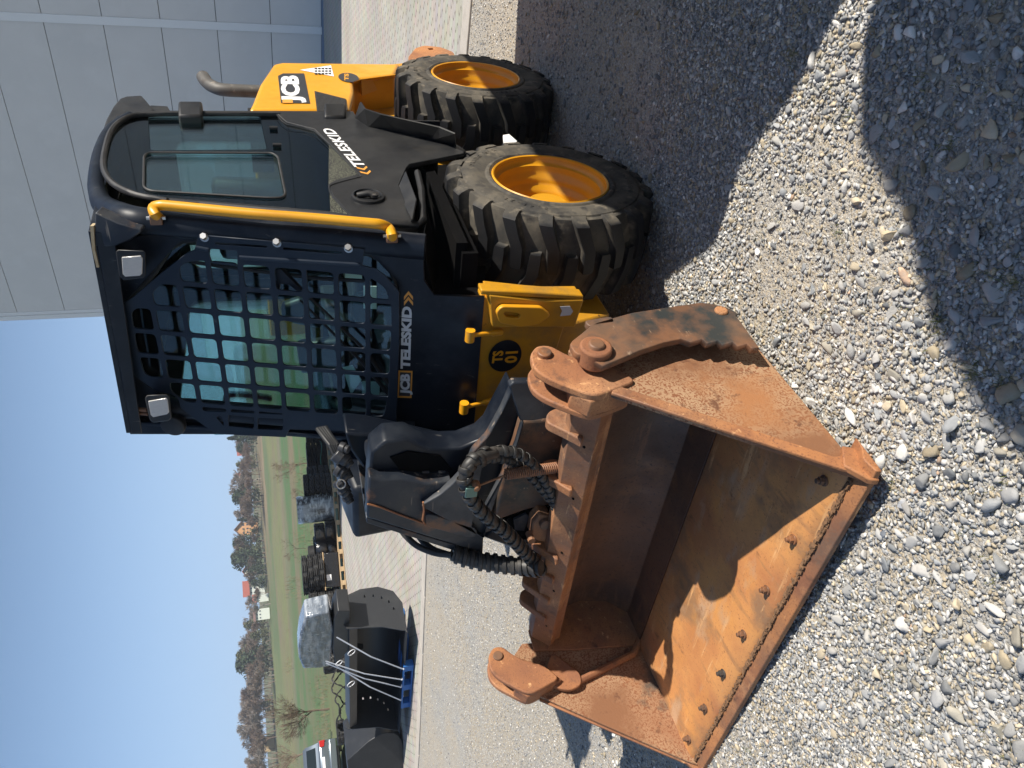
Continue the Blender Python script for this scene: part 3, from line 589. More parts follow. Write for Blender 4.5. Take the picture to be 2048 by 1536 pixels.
# ---- bucket
eb=np.array([-.071,-.997,-.03]); eb/=np.linalg.norm(eb)
RB=aZ(1733,955,.06); tb=np.array([0,0,1.])-eb*eb[2]; tb/=np.linalg.norm(tb); sb=np.cross(eb,tb); sb*=np.sign(sb[0]); WB=1.70
def P(s,t,k): return RB+sb*s+tb*t+eb*k
def B2(x,y,k):
    p=pl(x,y,eb,eb@RB+k)-RB; return (float(p@sb),float(p@tb))
def bprism(prof,k0,k1): return MB().prism([P(s,t,k0) for s,t in prof],tuple(eb*(k1-k0)))
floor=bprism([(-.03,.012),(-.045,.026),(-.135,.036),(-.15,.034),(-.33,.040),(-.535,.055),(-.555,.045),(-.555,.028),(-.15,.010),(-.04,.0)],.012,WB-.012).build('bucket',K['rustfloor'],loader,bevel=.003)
bucket=floor; tag(bucket,'open rusty bucket with bolted lip')
def PB(s,t_,k):
    q=max(0.,(1.65-k)/1.6); w=max(0.,(t_-.05)/.45); return P(s+.105*q*w,t_+.062*q*w,k)
def skprism(prof,k0,k1):
    b=MB(); n=len(prof); v=[PB(s,t_,k0) for s,t_ in prof]+[PB(s,t_,k1) for s,t_ in prof]
    return b.add(v,[tuple(range(n)),tuple(range(2*n-1,n-1,-1))]+[(i,(i+1)%n,n+(i+1)%n,n+i) for i in range(n)])
bk=[(-.560,.046),(-.70,.052),(-.775,.13),(-.80,.25),(-.77,.37),(-.70,.47)]
bko=[(-.70,.45),(-.785,.37),(-.815,.25),(-.79,.12),(-.71,.034),(-.560,.028)]
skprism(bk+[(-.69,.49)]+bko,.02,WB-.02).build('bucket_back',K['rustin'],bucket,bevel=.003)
skprism([(-.600,.445),(-.594,.455),(-.655,.520),(-.70,.52),(-.73,.47),(-.72,.465),(-.695,.505),(-.655,.508),(-.612,.455),(-.63,.40),(-.642,.395)],.03,WB-.05).build('bucket_top_bar',K['rust'],bucket,bevel=.004)
# welded strips on the floor
bprism([(-.150,.0365),(-.154,.0345),(-.335,.0405),(-.335,.043),(-.34,.047),(-.345,.043),(-.345,.041)],.02,WB-.02)
ce=bprism([(.022,-.012),(.018,.004),(-.018,.012),(-.030,.010),(-.06,-.006),(-.10,-.014)],-.045,WB+.03).build('cutting_edge',K['rust'],bucket,bevel=.003)
gr_=MB()
for i in range(900):
    k=RS.uniform(.02,WB-.02); s=-.026+RS.uniform(-.006,.006); c=P(s,.016+RS.uniform(-.003,.003),k); r=RS.uniform(.0015,.005)
    gr_.box((c[0]-r,c[1]-r,c[2]-r*.5),(c[0]+r,c[1]+r*1.5,c[2]+r*.5))
K['dirt']=mat('caked_dirt',(.24,.13,.065),.95,var=[(60,.4,.7,(.06,.035,.02))],bump=[(200,.6,.003)])
g_=gr_.build('caked_dirt',K['dirt'],bucket); tag(g_,kind='stuff')
for k in np.linspace(.10,WB-.08,7):
    b_=MB(); c=P(-.085,.028,k); n=tb*.98-sb*.08; n/=np.linalg.norm(n)
    b_.tube([c,c+n*.007],.016,14); b_.tube([c+n*.006,c+n*.019],.0120,6); b_.tube([c+n*.016,c+n*.028],.0075,10); b_.build('lip_bolt',K['rustdark'],bucket,bevel=.001)
# side plates
sp=[(.0,.0),(-.028,.045),(-.225,.312),(-.40,.545),(-.43,.60),(-.53,.60),(-.60,.61),(-.65,.56),(-.64,.46),(-.595,.30),(-.590,.10),(-.565,.030),(-.15,.006)]
def side(k,sgn):
    pts=[(s,t) for s,t in sp]
    o=MB().prism([P(s,t,k) for s,t in pts],tuple(eb*.016*sgn)).build('side_plate',K['rustspeck'],bucket,bevel=.003)
    # rolled outer edge band
    e_=MB().prism([P(s,t,k-.010*sgn) for s,t in [(-.006,.0),(-.028,.052),(-.225,.322),(-.395,.552),(-.425,.53),(-.26,.305),(-.075,.055),(-.07,.006)]],tuple(eb*.011*sgn)).build('edge_band',K['rust'],o,bevel=.003)
    c_=MB().prism([P(s,t,k-.018*sgn) for s,t in [(.028,-.014),(.020,.012),(-.035,.052),(-.10,.016),(-.085,-.016)]],tuple(eb*.020*sgn)).build('corner_guard',K['rust'],o,bevel=.004)
    return o
s1=side(0,1); s2=side(WB,-1)
rsd=[(-.535,.035),(-.70,.028),(-.80,.115),(-.825,.25),(-.795,.385),(-.70,.52),(-.60,.52),(-.57,.35)]
for k,sg in ((.018,1),(WB-.018,-1)): MB().prism([P(s,t,k) for s,t in (rsd if k>.5 else [(s+max(0,t-.05)*.23,t+max(0,t-.05)*.14) for s,t in rsd])],tuple(eb*.014*sg)).build('rear_side_plate',K['rust'],bucket,bevel=.003)
# inside rib of the far side
MB().tube([P(-.555,.05,WB-.03),P(-.50,.10,WB-.03),P(-.42,.40,WB-.03)],.016,8).build('side_rib',K['rust'],bucket,smooth=True)
# hanging brackets with pins
def bracket(k,sgn,name='pivot_bracket'):
    prof=[(-.40,.55),(-.385,.605),(-.425,.655),(-.475,.712),(-.52,.738),(-.585,.732),(-.620,.700),(-.615,.662),(-.572,.630),(-.535,.585),(-.505,.52),(-.43,.46)]
    b=MB().prism([P(s,t,k) for s,t in rounded(prof,.03,3)],tuple(eb*.025*sgn)); b.prism([P(s,t,k+.075*sgn) for s,t in rounded(prof,.03,3)],tuple(eb*.022*sgn)); b.prism([P(s,t,k+.02*sgn) for s,t in [(-.40,.55),(-.385,.61),(-.43,.655),(-.50,.64),(-.50,.52),(-.43,.45)]],tuple(eb*.06*sgn))
    o=b.build(name,K['rust'],bucket,bevel=.005)
    MB().cyl(P(-.575,.692,k-.012*sgn),P(-.575,.692,k+.105*sgn),.021,18).build('pin',K['rustdark'],o,bevel=.003)
    return o
bracket(-.012,1); bracket(WB+.012,-1)
# serrated wear plates
ser=rounded([(-.50,.625),(-.55,.63),(-.585,.585),(-.63,.53),(-.665,.40),(-.69,.16),(-.66,.095),(-.62,.07)],.015,2)+[(-.462,.088),(-.464,.108),(-.486,.112),(-.478,.146),(-.500,.150),(-.491,.188),(-.513,.192),(-.503,.232),(-.526,.236),(-.514,.279),(-.533,.300),(-.522,.36),(-.498,.44),(-.466,.52),(-.448,.57)]
for k,sg in ((-.055,1),(WB+.055,-1)):
    sl=rounded([(-.606,.565),(-.596,.572),(-.560,.520),(-.575,.512)] if False else [(-.645,.553),(-.622,.548),(-.632,.468),(-.656,.472)],.008,2)
    org=P(0,0,k); 
    o=plate('serrated_plate',tuple(org),tuple(sb),tuple(tb),ser,[sl],.022,K['rustdark'],bucket,bev=.003)
    c=P(-.508,.570,k-.02*sg); MB().tube([P(-.508,.570,k-.030*sg),P(-.508,.570,k+.03*sg)],[.046,.046],24).build('pin_boss',K['rust'],o,bevel=.006)
    MB().tube([P(-.508,.570,k-.040*sg),P(-.508,.570,k-.028*sg)],[.021,.026],18).build('pin_cap',K['rustdark'],o,bevel=.003)
    MB().tube([P(-.64,.12,k-.018*sg),P(-.64,.12,k+.0*sg)],[.020,.022],18).build('rivet',K['rust'],o,bevel=.004)
# inside flap on the far side
MB().prism([P(s,t,WB-.03) for s,t in rounded([(-.57,.45),(-.50,.50),(-.42,.50),(-.385,.43),(-.40,.37),(-.45,.36)],.03)],tuple(-eb*.02)).build('inner_flap',K['rust'],bucket,bevel=.004)
# hooks behind the top bar
for i,(x,y,k) in enumerate([(1128,852,.3),(1118,932,.56),(1082,1042,.98),(1084,1098,1.12),(1072,1155,1.28),(1055,1205,1.42)]):
    o_=MB().prism([PB(s,t,k) for s,t in rounded([(-.60,.49),(-.66,.53),(-.72,.575),(-.76,.56),(-.77,.52),(-.74,.47)],.02)],tuple(eb*.035)); o_.build('bar_hook',K['rust'],bucket,bevel=.005)
for k in (.35,.62,.95,1.22,1.5): MB().tube([PB(-.618,.478,k),PB(-.6165,.4795,k)],.005,8).build('bar_hole',K['dark'],bucket)
# ---- boom
XB=.93
def xp(L,x): return [aX(a,b,x) for a,b in L]
bm1=MB().prism(xp([(742,905),(770,882),(814,879),(858,899),(922,896),(960,881),(978,864),(998,826),(1026,774),(1060,845),(1085,840),(1140,835),(1120,990),(1060,1090),(966,1075),(966,1108),(733,1036),(738,958)],XB-.05),(-.10,0,0)).build('boom_head',K['navy'],loader,bevel=.010,seg=3)
fc=MB().prism(xp([(733,1036),(966,1108),(968,1068),(985,1062),(960,1030),(845,1008),(905,962),(852,968),(800,958),(762,962),(738,954)],XB),(-.055,0,0)).build('boom_face',K['boom'],bm1,bevel=.008,seg=3)
MB().prism(xp([(733,1036),(966,1108),(968,1118),(965,1120),(733,1046)],XB-.01),(-.30,0,0)).build('boom_head_cap',K['boom'],bm1,bevel=.004)
web=plate('boom_web',(XB+.012,0,0),(0,1,0),(0,0,1),rounded([(p[1],p[2]) for p in xp([(843,1006),(966,1070),(972,1040),(966,1022),(1007,943),(1030,890),(1044,842),(1022,774),(1004,815),(975,868),(945,900),(932,934),(905,963),(880,985)],XB+.012)],.01),[rounded([(p[1],p[2]) for p in xp([(852,1025),(862,1025),(946,1051),(952,1060),(946,1069),(932,1067),(858,1047),(850,1038)],XB+.012)],.012)],.03,K['boom'],bm1,bev=.004)
MB().tube([aX(x,y,XB+.004) for x,y in [(735,1008),(760,1014),(800,1030),(845,1046),(900,1058)]],.0035,6).build('weld_bead',K['rust'],bm1)
MB().tube([aX(x,y,XB+.030) for x,y in [(846,1004),(848,1022),(845,1040),(850,1050)]],.0035,6).build('weld_bead',K['rust'],bm1)
pk_=MB().prism(xp([(800,940),(852,945),(905,940),(880,912),(815,903),(780,915)],XB-.045),(-.004,0,0)).build('recess_shade',K['dark'],bm1)  # flat near-black sheet, the shade of the hollow put into its colour
for i in range(2):
    MB().tube([aX(845+32*i,944,XB-.04),aX(858+32*i,944,XB-.04)],.005,6).build('weld_mark',K['boom'],bm1)
qh=MB().prism(xp([(1044,842),(1150,836),(1128,995),(1105,1010),(1050,1022),(1000,1040),(985,1045),(1008,950),(1030,890)],XB+.0),(-.05,0,0)).build('quick_hitch',K['rustdark'],loader,bevel=.012,seg=3)
MB().prism(xp([(1018,773),(1027,765),(1080,765),(1152,801),(1154,827),(1118,833),(1064,842),(1040,842)],XB+.03),(-.03,0,0)).build('hitch_step',K['boom'],qh,bevel=.005)
MB().prism(xp([(1000,1045),(1050,1020),(1105,1008),(1112,1030),(1080,1060),(1030,1080)],XB-.02),(-.02,0,0)).build('hitch_opening_shade',K['dark'],qh)  # near-black block stands in for the shaded opening of the hitch
MB().prism(xp([(966,1075),(1000,1048),(1030,1078),(1060,1075),(1095,1120),(1060,1110)],XB-.03),(-.15,0,0)).build('hitch_lower_arm',K['navy'],qh,bevel=.01)
MB().prism(xp([(1028,1040),(1052,1028),(1058,1034),(1048,1062),(1030,1060)],XB+.0),(-.01,0,0)).build('hitch_plate',K['boom'],qh)
lk=MB().prism(xp([(1062,1075),(1066,1048),(1080,1030),(1102,1034),(1106,1070),(1090,1085),(1075,1082)],XB+.05),(-.06,0,0)).build('link_block',K['rust'],qh,bevel=.006)
c=aX(1090,1046,XB+.055); MB().tube([c-np.array([.02,0,0]),c+np.array([.012,0,0])],.022,16).build('link_pin',K['rustdark'],lk,bevel=.003)
c=aX(1062,1078,XB+.08); MB().tube([c-np.array([.03,0,0]),c+np.array([.012,0,0])],.014,8).build('hitch_bolt',K['rust'],lk)
# beam running back past the cab
bt=MB(); bt.prism([(-1.75,-.90,1.42),(-1.75,-.90,1.18),(.50,-.90,.86),(.68,-.90,.86),(.72,-.90,1.26),(.55,-.90,1.29)],(0,-.27,0)); bt.build('boom',K['navy'],loader,bevel=.02)
MB().prism(xp([(735,870),(905,905),(905,960),(800,968),(742,960),(700,900),(690,866)],.70),(-.12,0,0)).build('boom_nose',K['navy'],loader,bevel=.01)
MB().prism([(-2.0,-.88,.75),(-1.45,-.88,.75),(-1.55,-.88,1.5),(-1.95,-.88,1.5)],(0,-.32,0)).build('boom_tower',K['yellow'],loader,bevel=.02)
MB().cyl((-.9,-1.0,.62),(-.1,-1.0,.86),.045,16).build('lift_cylinder',K['black'],loader,smooth=True)
c=aX(768,905,.80); MB().tube([c-np.array([.02,0,.05]),c+np.array([0,0,.055])],[.055,.05],24).build('boom_pin_boss',K['black'],loader,bevel=.008)
# top pipes and couplings
pi=MB()
for dy in (0,9,18,27): pi.tube([aX(636+dy*.55,858-dy*.1,.62),aX(660+dy*.5,890,.72),aX(690+dy*.45,955,.78)],.010,8)
pi.build('hydraulic_pipes',K['black'],loader,smooth=True)
for (x0,y0,x1,y1,r) in [(680,893,698,900,.018),(672,905,694,922,.030),(690,918,702,932,.020),(676,935,690,946,.028),(686,944,696,956,.022),(678,960,688,975,.026),(684,975,696,990,.024),(692,990,702,1006,.020)]:
    a=aX(x0,y0,.84);b=aX(x1,y1,.86); q=MB(); q.tube([a,a*.4+b*.6],[r,r],18); q.tube([a*.45+b*.55,b],[r*.8,r*.75],18); q.build('hydraulic_coupling',K['charcoal'],loader,bevel=.003)
rgp=[aX(682+9*math.cos(t),968+9*math.sin(t),.89) for t in np.linspace(0,2*math.pi,20,endpoint=False)]
MB().tube(rgp,.0022,6,closed=True).build('coupling_ring',K['steel'],loader,smooth=True)
# hoses with spiral wrap
def hose(pts,r,name='hose',wrap=True,pitch=.032):
    path=smoothpath(pts,10); h=MB().tube(path,r,12).build(name,K['hose'],loader,smooth=True)
    if wrap:
        # resample and lay short tilted rings
        d=[0]
        for a,b in zip(path,path[1:]): d.append(d[-1]+np.linalg.norm(b-a))
        q=MB(); s=pitch/2; 
        while s<d[-1]-pitch/2:
            i=max(j for j in range(len(d)) if d[j]<=s); i=min(i,len(path)-2); t=(s-d[i])/(d[i+1]-d[i]+1e-9); c=path[i]*(1-t)+path[i+1]*t; T=path[i+1]-path[i]; T/=np.linalg.norm(T)
            n1=np.cross(T,[0,0,1.]); n1/=np.linalg.norm(n1)+1e-9; n2=np.cross(T,n1); rr=r*RS.uniform(1.08,1.20); w=pitch*.27; V=[];n=14
            for k in range(n+1):
                a=2*math.pi*k/n; off=T*(a/(2*math.pi)-.5)*pitch*.9; dr=n1*math.cos(a)+n2*math.sin(a)
                V+= [c+off+dr*rr-T*w,c+off+dr*(rr+r*.10)-T*w*.8,c+off+dr*(rr+r*.10)+T*w*.8,c+off+dr*rr+T*w]
            Fc=[]
            for k in range(n):
                b=k*4
                for i2 in range(3): Fc.append((b+i2,b+i2+1,b+i2+5,b+i2+4))
            q.add(V,Fc); s+=pitch
        o=q.build('spiral_wrap',K['hose'],h,smooth=True); m_=o.modifiers.new('s','SOLIDIFY'); m_.thickness=.0025
    return h
def xs(L): return [aX(a,b,c) for a,b,c in L]
hose(xs([(1082,1140,1.00),(1050,1105,1.04),(1010,1062,1.07),(970,1030,1.08),(945,1000,1.08),(930,965,1.08),(938,930,1.07),(965,912,1.05),(990,905,1.03)]),.021,pitch=.040)
hose(xs([(965,912,1.04),(995,902,1.03),(1030,905,1.03),(1062,925,1.03),(1090,962,1.03),(1108,1000,1.02),(1115,1040,1.00),(1108,1060,0.98)]),.015)
hose(xs([(960,925,1.03),(990,915,1.02),(1030,925,1.01),(1065,955,1.01),(1095,990,1.01),(1122,1025,1.01),(1125,1055,1.00),(1112,1075,0.99)]),.015)
hose(xs([(905,1106,.93),(950,1120,.96),(1000,1128,.99),(1045,1133,1.02),(1082,1136,1.06)]),.030,pitch=.030)
hose(xs([(800,1056,.80),(812,1072,.82),(835,1092,.86),(870,1106,.90),(905,1110,.94)]),.012,wrap=False)
hose(xs([(835,1068,.78),(848,1085,.82),(868,1100,.88),(905,1112,.93)]),.013,wrap=False)
# spring and its rod
spg=MB(); a=aX(1010,949,1.05); b=aX(1114,935,1.02); n=26; ax_=b-a; T=ax_/np.linalg.norm(ax_); n1=np.cross(T,[0,0,1.]); n1/=np.linalg.norm(n1); n2=np.cross(T,n1)
spg.tube([a+ax_*t+.017*(n1*math.cos(2*math.pi*n*t)+n2*math.sin(2*math.pi*n*t)) for t in np.linspace(0,1,n*12)],.0028,6); spg.build('coil_spring',K['rust'],loader,smooth=True)
MB().tube([aX(950,974,1.08),aX(1012,950,1.05)],.0035,8).build('spring_rod',K['rust'],loader)
c=aX(945,983,1.09); cl=MB(); cl.box(tuple(c+np.array([-.02,-.008,-.012])),tuple(c+np.array([.02,.035,.028]))); clo=cl.build('hose_clamp',K['greenmet'],loader,bevel=.003)
c=aX(952,975,1.10); MB().tube([c-np.array([.02,0,0]),c+np.array([.0,0,0]),c+np.array([.012,0,0])],[.016,.016,.008],16).build('clamp_bolt',K['rust'],clo,bevel=.002)
# ============================================================ the place
def lin(*c): return tuple(((v/255)/12.92 if v/255<=.04045 else ((v/255+.055)/1.055)**2.4) for v in c)
# ---- land: one sheet to the horizon; near part gravel, far part meadow
rs=[0,1,2,3,4,5,6,8,10,12,15,18,21,24,27,28.5,30,32,34,38,42,48,54,60,70,80,90,100,110,120,130,140,150,160,175,190,210,230,260,290,320,360,400,480,560,700,900,1200,1500]
NA=180; v=[];f=[];colr=[]
gn=RS.uniform(-1,1,(len(rs)+1,NA//6+1))
def vn(i,k):
    a=k/6; j=int(a)%(NA//6); t=a-int(a); return gn[i,j]*(1-t)+gn[i,(j+1)%(NA//6)]*t
for i,r in enumerate(rs):
    for k in range(NA):
        a=2*math.pi*k/NA; amp=0 if r<30 else min(.012*r,2.)*.35
        v.append((2.8+r*math.cos(a),1.2+r*math.sin(a),zr(r)-.004-(.02 if r<27.5 else 0)+vn(i,k)*amp*.5))
        if r<29: c=(.30,.28,.25)
        elif r<44: c=(.15,.15,.065)
        elif r<118: c=(.058,.132,.038)
        elif r<126: c=(.17,.155,.10)
        elif r<205: c=(.155,.170,.060)
        elif r<235: c=(.24,.17,.10) if 205<math.degrees(a)%360<232 else (.13,.16,.06)
        else: c=(.09,.10,.045)
        colr.append((*c,1))
for i in range(len(rs)-1):
    for k in range(NA): f.append((i*NA+k,i*NA+(k+1)%NA,(i+1)*NA+(k+1)%NA,(i+1)*NA+k))
K['meadow']=mat('meadow_and_fields',(.1,.15,.05),.95,var=[(.05,.47,.60,(.165,.135,.075),8),(.02,.48,.6,(.085,.13,.045),6),(.35,.52,.70,(.13,.12,.06),8),(.8,.5,.8,(.10,.095,.05),6)],attr='field')
gi=[i for i,q in enumerate(f) if i//NA < rs.index(28.5)]
me_land=meshobj('fields',v,[q for i,q in enumerate(f) if i//NA>=rs.index(28.5)-1],K['meadow'],smooth=True)
at=me_land.data.attributes.new('field','FLOAT_COLOR','POINT'); at.data.foreach_set('color',np.array(colr,dtype=np.float32)[:len(me_land.data.vertices)].ravel() if len(me_land.data.vertices)==len(colr) else np.array(colr,dtype=np.float32)[:len(me_land.data.vertices)].ravel())
tag(me_land,kind='structure')
# gravel ground
def gravelmat():
    m=bpy.data.materials.new('packed_gravel'); m.use_nodes=True; nt=m.node_tree; L=nt.links.new; b=nt.nodes['Principled BSDF']; b.inputs['Roughness'].default_value=.92
    tc=NN(nt,'TexCoord'); o=tc.outputs['Object']; nrm=None; cur=None
    base=NN(nt,'TexNoise'); base.inputs['Scale'].default_value=1.1; base.inputs['Detail'].default_value=7; L(o,base.inputs[0])
    cr=NN(nt,'ValToRGB'); L(base.outputs[0],cr.inputs[0]); e=cr.color_ramp.elements; e[0].position=.34; e[0].color=(.33,.32,.295,1); e[1].position=.52; e[1].color=(.41,.345,.25,1); cur=cr.outputs[0]
    pn=NN(nt,'TexNoise'); pn.inputs['Scale'].default_value=1.7; pn.inputs['Detail'].default_value=4; L(o,pn.inputs[0])
    for sc,amt,dist in ((95,.62,.004),(210,.55,.0022)):
        vo=NN(nt,'TexVoronoi'); vo.inputs['Scale'].default_value=sc; L(o,vo.inputs[0])
        sp=NN(nt,'SeparateColor'); L(vo.outputs['Color'],sp.inputs[0])
        r2=NN(nt,'ValToRGB'); L(sp.outputs[0],r2.inputs[0]); q=r2.color_ramp; q.elements[0].color=(.17,.17,.17,1); q.elements[1].color=(.74,.72,.67,1); q.elements[1].position=1
        for p_,c_ in ((.25,(.33,.33,.33,1)),(.5,(.44,.43,.405,1)),(.75,(.47,.41,.31,1)),(.88,(.58,.565,.53,1))): x=q.elements.new(p_); x.color=c_
        q.interpolation='CONSTANT'
        gt=NN(nt,'MapRange'); ga=NN(nt,'Math',operation='SUBTRACT'); L(sp.outputs[1],ga.inputs[0]); L(pn.outputs[0],ga.inputs[1]); L(ga.outputs[0],gt.inputs[0]); gt.inputs[1].default_value=-.12; gt.inputs[2].default_value=-.08; gt.inputs[3].default_value=0; gt.inputs[4].default_value=amt
        mx=NN(nt,'Mix',data_type='RGBA'); L(gt.outputs[0],mx.inputs[0]); L(cur,mx.inputs[6]); L(r2.outputs[0],mx.inputs[7]); cur=mx.outputs[2]
        bp=NN(nt,'Bump'); bp.invert=True; bp.inputs['Strength'].default_value=.9; bp.inputs['Distance'].default_value=dist; L(vo.outputs['Distance'],bp.inputs['Height'])
        if nrm: L(nrm,bp.inputs['Normal'])
        nrm=bp.outputs[0]
    L(cur,b.inputs['Base Color']); L(nrm,b.inputs['Normal']); return m
K['gravel']=gravelmat()
gg=meshobj('gravel_ground',[(2.8+r*math.cos(a),1.2+r*math.sin(a),zr(r)) for r in (0,2,4,6,8,10,13,16,20,24,28.3) for a in np.linspace(0,2*math.pi,90,endpoint=False)],[(i*90+k,i*90+(k+1)%90,(i+1)*90+(k+1)%90,(i+1)*90+k) for i in range(10) for k in range(90)],K['gravel'],smooth=True)
tag(gg,kind='structure')
# ---- stones
def nz2(x,y,s,seed=0):
    xs_,ys_=x/s,y/s; xi=np.floor(xs_).astype(int); yi=np.floor(ys_).astype(int); fx=xs_-xi; fy=ys_-yi
    h=lambda a,b: ((np.sin(a*127.1+b*311.7+seed*74.7)*43758.5453)%1.0)
    fx=fx*fx*(3-2*fx); fy=fy*fy*(3-2*fy)
    return (h(xi,yi)*(1-fx)+h(xi+1,yi)*fx)*(1-fy)+(h(xi,yi+1)*(1-fx)+h(xi+1,yi+1)*fx)*fy
def ico(sub):
    bm=bmesh.new(); bmesh.ops.create_icosphere(bm,subdivisions=sub,radius=1); v=np.array([q.co[:] for q in bm.verts]); f=np.array([[a.index for a in q.verts] for q in bm.faces]); bm.free(); return v,f
def wedge(n,r0,r1,m=.06):
    a0=math.atan2(DD[1],DD[0]); half=math.radians(30 if r0>4.5 else 41)+m
    r=np.sqrt(RS.uniform(r0*r0,r1*r1,n)); a=a0+RS.uniform(-half,half,n)
    return 2.835+r*np.cos(a),1.191+r*np.sin(a),r
PAL=np.array([(.28,.285,.29),(.34,.34,.335),(.225,.235,.245),(.41,.40,.385),(.16,.17,.18),(.50,.49,.465),(.42,.36,.265),(.36,.305,.215),(.30,.28,.235),(.66,.645,.61),(.44,.31,.22)])
PW=np.array([.17,.17,.13,.13,.05,.10,.10,.07,.045,.03,.005]); PW/=PW.sum()
def stones(x,y,rad,sub,emb=.25,fl=(.35,.7)):
    n=len(x); V0,F0=ico(sub); nv=len(V0); 
    # a handful of angular base shapes
    shapes=[]
    for s in range(24):
        d=V0.copy()
        for k in range(8):
            nrm=RS.normal(size=3); nrm/=np.linalg.norm(nrm); h=RS.uniform(.30,.64); t=d@nrm; d=np.where((t>h)[:,None],d-(t-h)[:,None]*nrm,d)
        d*=1+RS.uniform(-.04,.04,(nv,1)); shapes.append(d)
    shapes=np.array(shapes); sid=RS.randint(0,24,n); D=shapes[sid]
    sc=np.stack([rad*RS.uniform(.95,1.45,n),rad*RS.uniform(.65,1.0,n),rad*RS.uniform(*fl,n)],1); D=D*sc[:,None,:]
    # tilt then spin
    t=RS.normal(0,.22,n); ct,st=np.cos(t),np.sin(t); X=D[:,:,0];Y=D[:,:,1];Z_=D[:,:,2]; Y2=Y*ct[:,None]-Z_*st[:,None]; Z2=Y*st[:,None]+Z_*ct[:,None]
    t=RS.normal(0,.22,n); ct,st=np.cos(t),np.sin(t); X2=X*ct[:,None]+Z2*st[:,None]; Z3=-X*st[:,None]+Z2*ct[:,None]
    a=RS.uniform(0,2*math.pi,n); ca,sa=np.cos(a)[:,None],np.sin(a)[:,None]
    gz=np.array([GZ(p,q) for p,q in zip(x,y)])
    P_=np.stack([X2*ca-Y2*sa+x[:,None],X2*sa+Y2*ca+y[:,None],Z3+(gz+sc[:,2]*(1-2*emb)*.8)[:,None]],2)
    Fa=(F0[None]+np.arange(n)[:,None,None]*nv)
    c=PAL[RS.choice(len(PAL),n,p=PW)]*RS.uniform(.72,1.42,(n,1)); C_=np.repeat(np.concatenate([c,np.ones((n,1))],1)[:,None,:],nv,1)
    return P_.reshape(-1,3),Fa.reshape(-1,3),C_.reshape(-1,4)
def fastmesh(name,Vs,Fs,Cs,m):
    off=0;F_=[]
    for V_,f_ in zip(Vs,Fs): F_.append(f_+off); off+=len(V_)
    V_=np.concatenate(Vs).astype(np.float32);F_=np.concatenate(F_).astype(np.int32);C_=np.concatenate(Cs).astype(np.float32)
    me=bpy.data.meshes.new(name); me.vertices.add(len(V_)); me.vertices.foreach_set('co',V_.ravel()); me.loops.add(F_.size); me.loops.foreach_set('vertex_index',F_.ravel()); me.polygons.add(len(F_)); me.polygons.foreach_set('loop_start',np.arange(0,F_.size,3,dtype=np.int32)); me.polygons.foreach_set('loop_total',np.full(len(F_),3,dtype=np.int32)); me.update(calc_edges=True)
    a=me.attributes.new('col','FLOAT_COLOR','POINT'); a.data.foreach_set('color',C_.ravel()); setmat(me,m); o=bpy.data.objects.new(name,me); return link(o)
K['stone']=mat('stone',(.3,.3,.3),.85,var=[(60,.55,.72,(.42,.40,.36),6),(25,.6,.75,(.2,.19,.17),5)],bump=[(160,.5,.002)],attr='col')
# keep colour variety: weaken the mottling
for nd in K['stone'].node_tree.nodes:
    if nd.type=='MAP_RANGE': nd.inputs[4].default_value=.35
def thin(x,y,r,keep): k=RS.rand(len(x))<keep; return x[k],y[k],r[k]
sand=lambda x,y: np.clip((nz2(x,y,.42,3)*.6+nz2(x,y,.17,5)*.4-.46)*5,0,1)
def patch(x,y): # the worn sandy strip beside the bucket
    d=np.abs((x-1.25)*.80-(y-.10)*.42-.0); g=np.exp(-(((x-1.17)/.34)**2+((y-.25)/.42)**2)); return np.clip(g*1.25*(.55+.8*nz2(x,y,.13,8)),0,1)
def kept(x,y,lo=.08):
    s=sand(x,y)*.55+patch(x,y)*.85; return RS.rand(len(x))<np.clip(1-s,lo,1)
def edgeok(x,y): return x>KX(y)+.03
kerb_pts=[aG(945,0),aG(936,110),aG(858,1000),aG(838,1536)]
kp=sorted([(p[1],p[0]) for p in kerb_pts]); s0=(kp[1][1]-kp[0][1])/(kp[1][0]-kp[0][0])
kp=[(-40,kp[0][1]+.04*28)]+kp+[(14,-3.1)]
def KX(y): return np.interp(y,[a for a,b in kp],[b for a,b in kp])
Vs=[];Fs=[];Cs=[]
def addst(x,y,rad,sub,**k):
    a,b,c=stones(x,y,rad,sub,**k); Vs.append(a);Fs.append(b);Cs.append(c)
# large cobbles near the camera, thinned so that they do not overlap
def spaced(x,y,r,cell=.12,f_=1.0):
    grid={};keep=[]
    for i in np.argsort(-r):
        cx,cy=int(x[i]//cell),int(y[i]//cell); ok=True
        for a in (-1,0,1):
            for b in (-1,0,1):
                for j in grid.get((cx+a,cy+b),()):
                    if (x[i]-x[j])**2+(y[i]-y[j])**2<(f_*(r[i]+r[j]))**2: ok=False;break
                if not ok:break
            if not ok:break
        if ok: grid.setdefault((cx,cy),[]).append(i); keep.append(i)
    return np.array(keep)
x,y,r=wedge(37000,.75,3.0); dens=np.clip(1.25-(r-1.55)*.95,.06,1)*(1-.9*patch(x,y))*(1-.45*sand(x,y)); k=RS.rand(len(x))<dens; x,y,r=x[k],y[k],r[k]
rad=np.clip(RS.lognormal(math.log(.0084),.46,len(x)),.005,.026)*np.clip(1.28-(r-1.35)*.45,.75,1.28); kk=spaced(x,y,rad,f_=.88); x,y,rad=x[kk],y[kk],rad[kk]; bg_=rad>.0125; addst(x[bg_],y[bg_],rad[bg_],2,emb=.32); addst(x[~bg_],y[~bg_],rad[~bg_],1,emb=.3)
x,y,r=wedge(31000,.85,2.8); k=kept(x,y,.2); x,y=x[k],y[k]; rad=RS.uniform(.0075,.0125,len(x)); addst(x,y,rad,1,emb=.2)
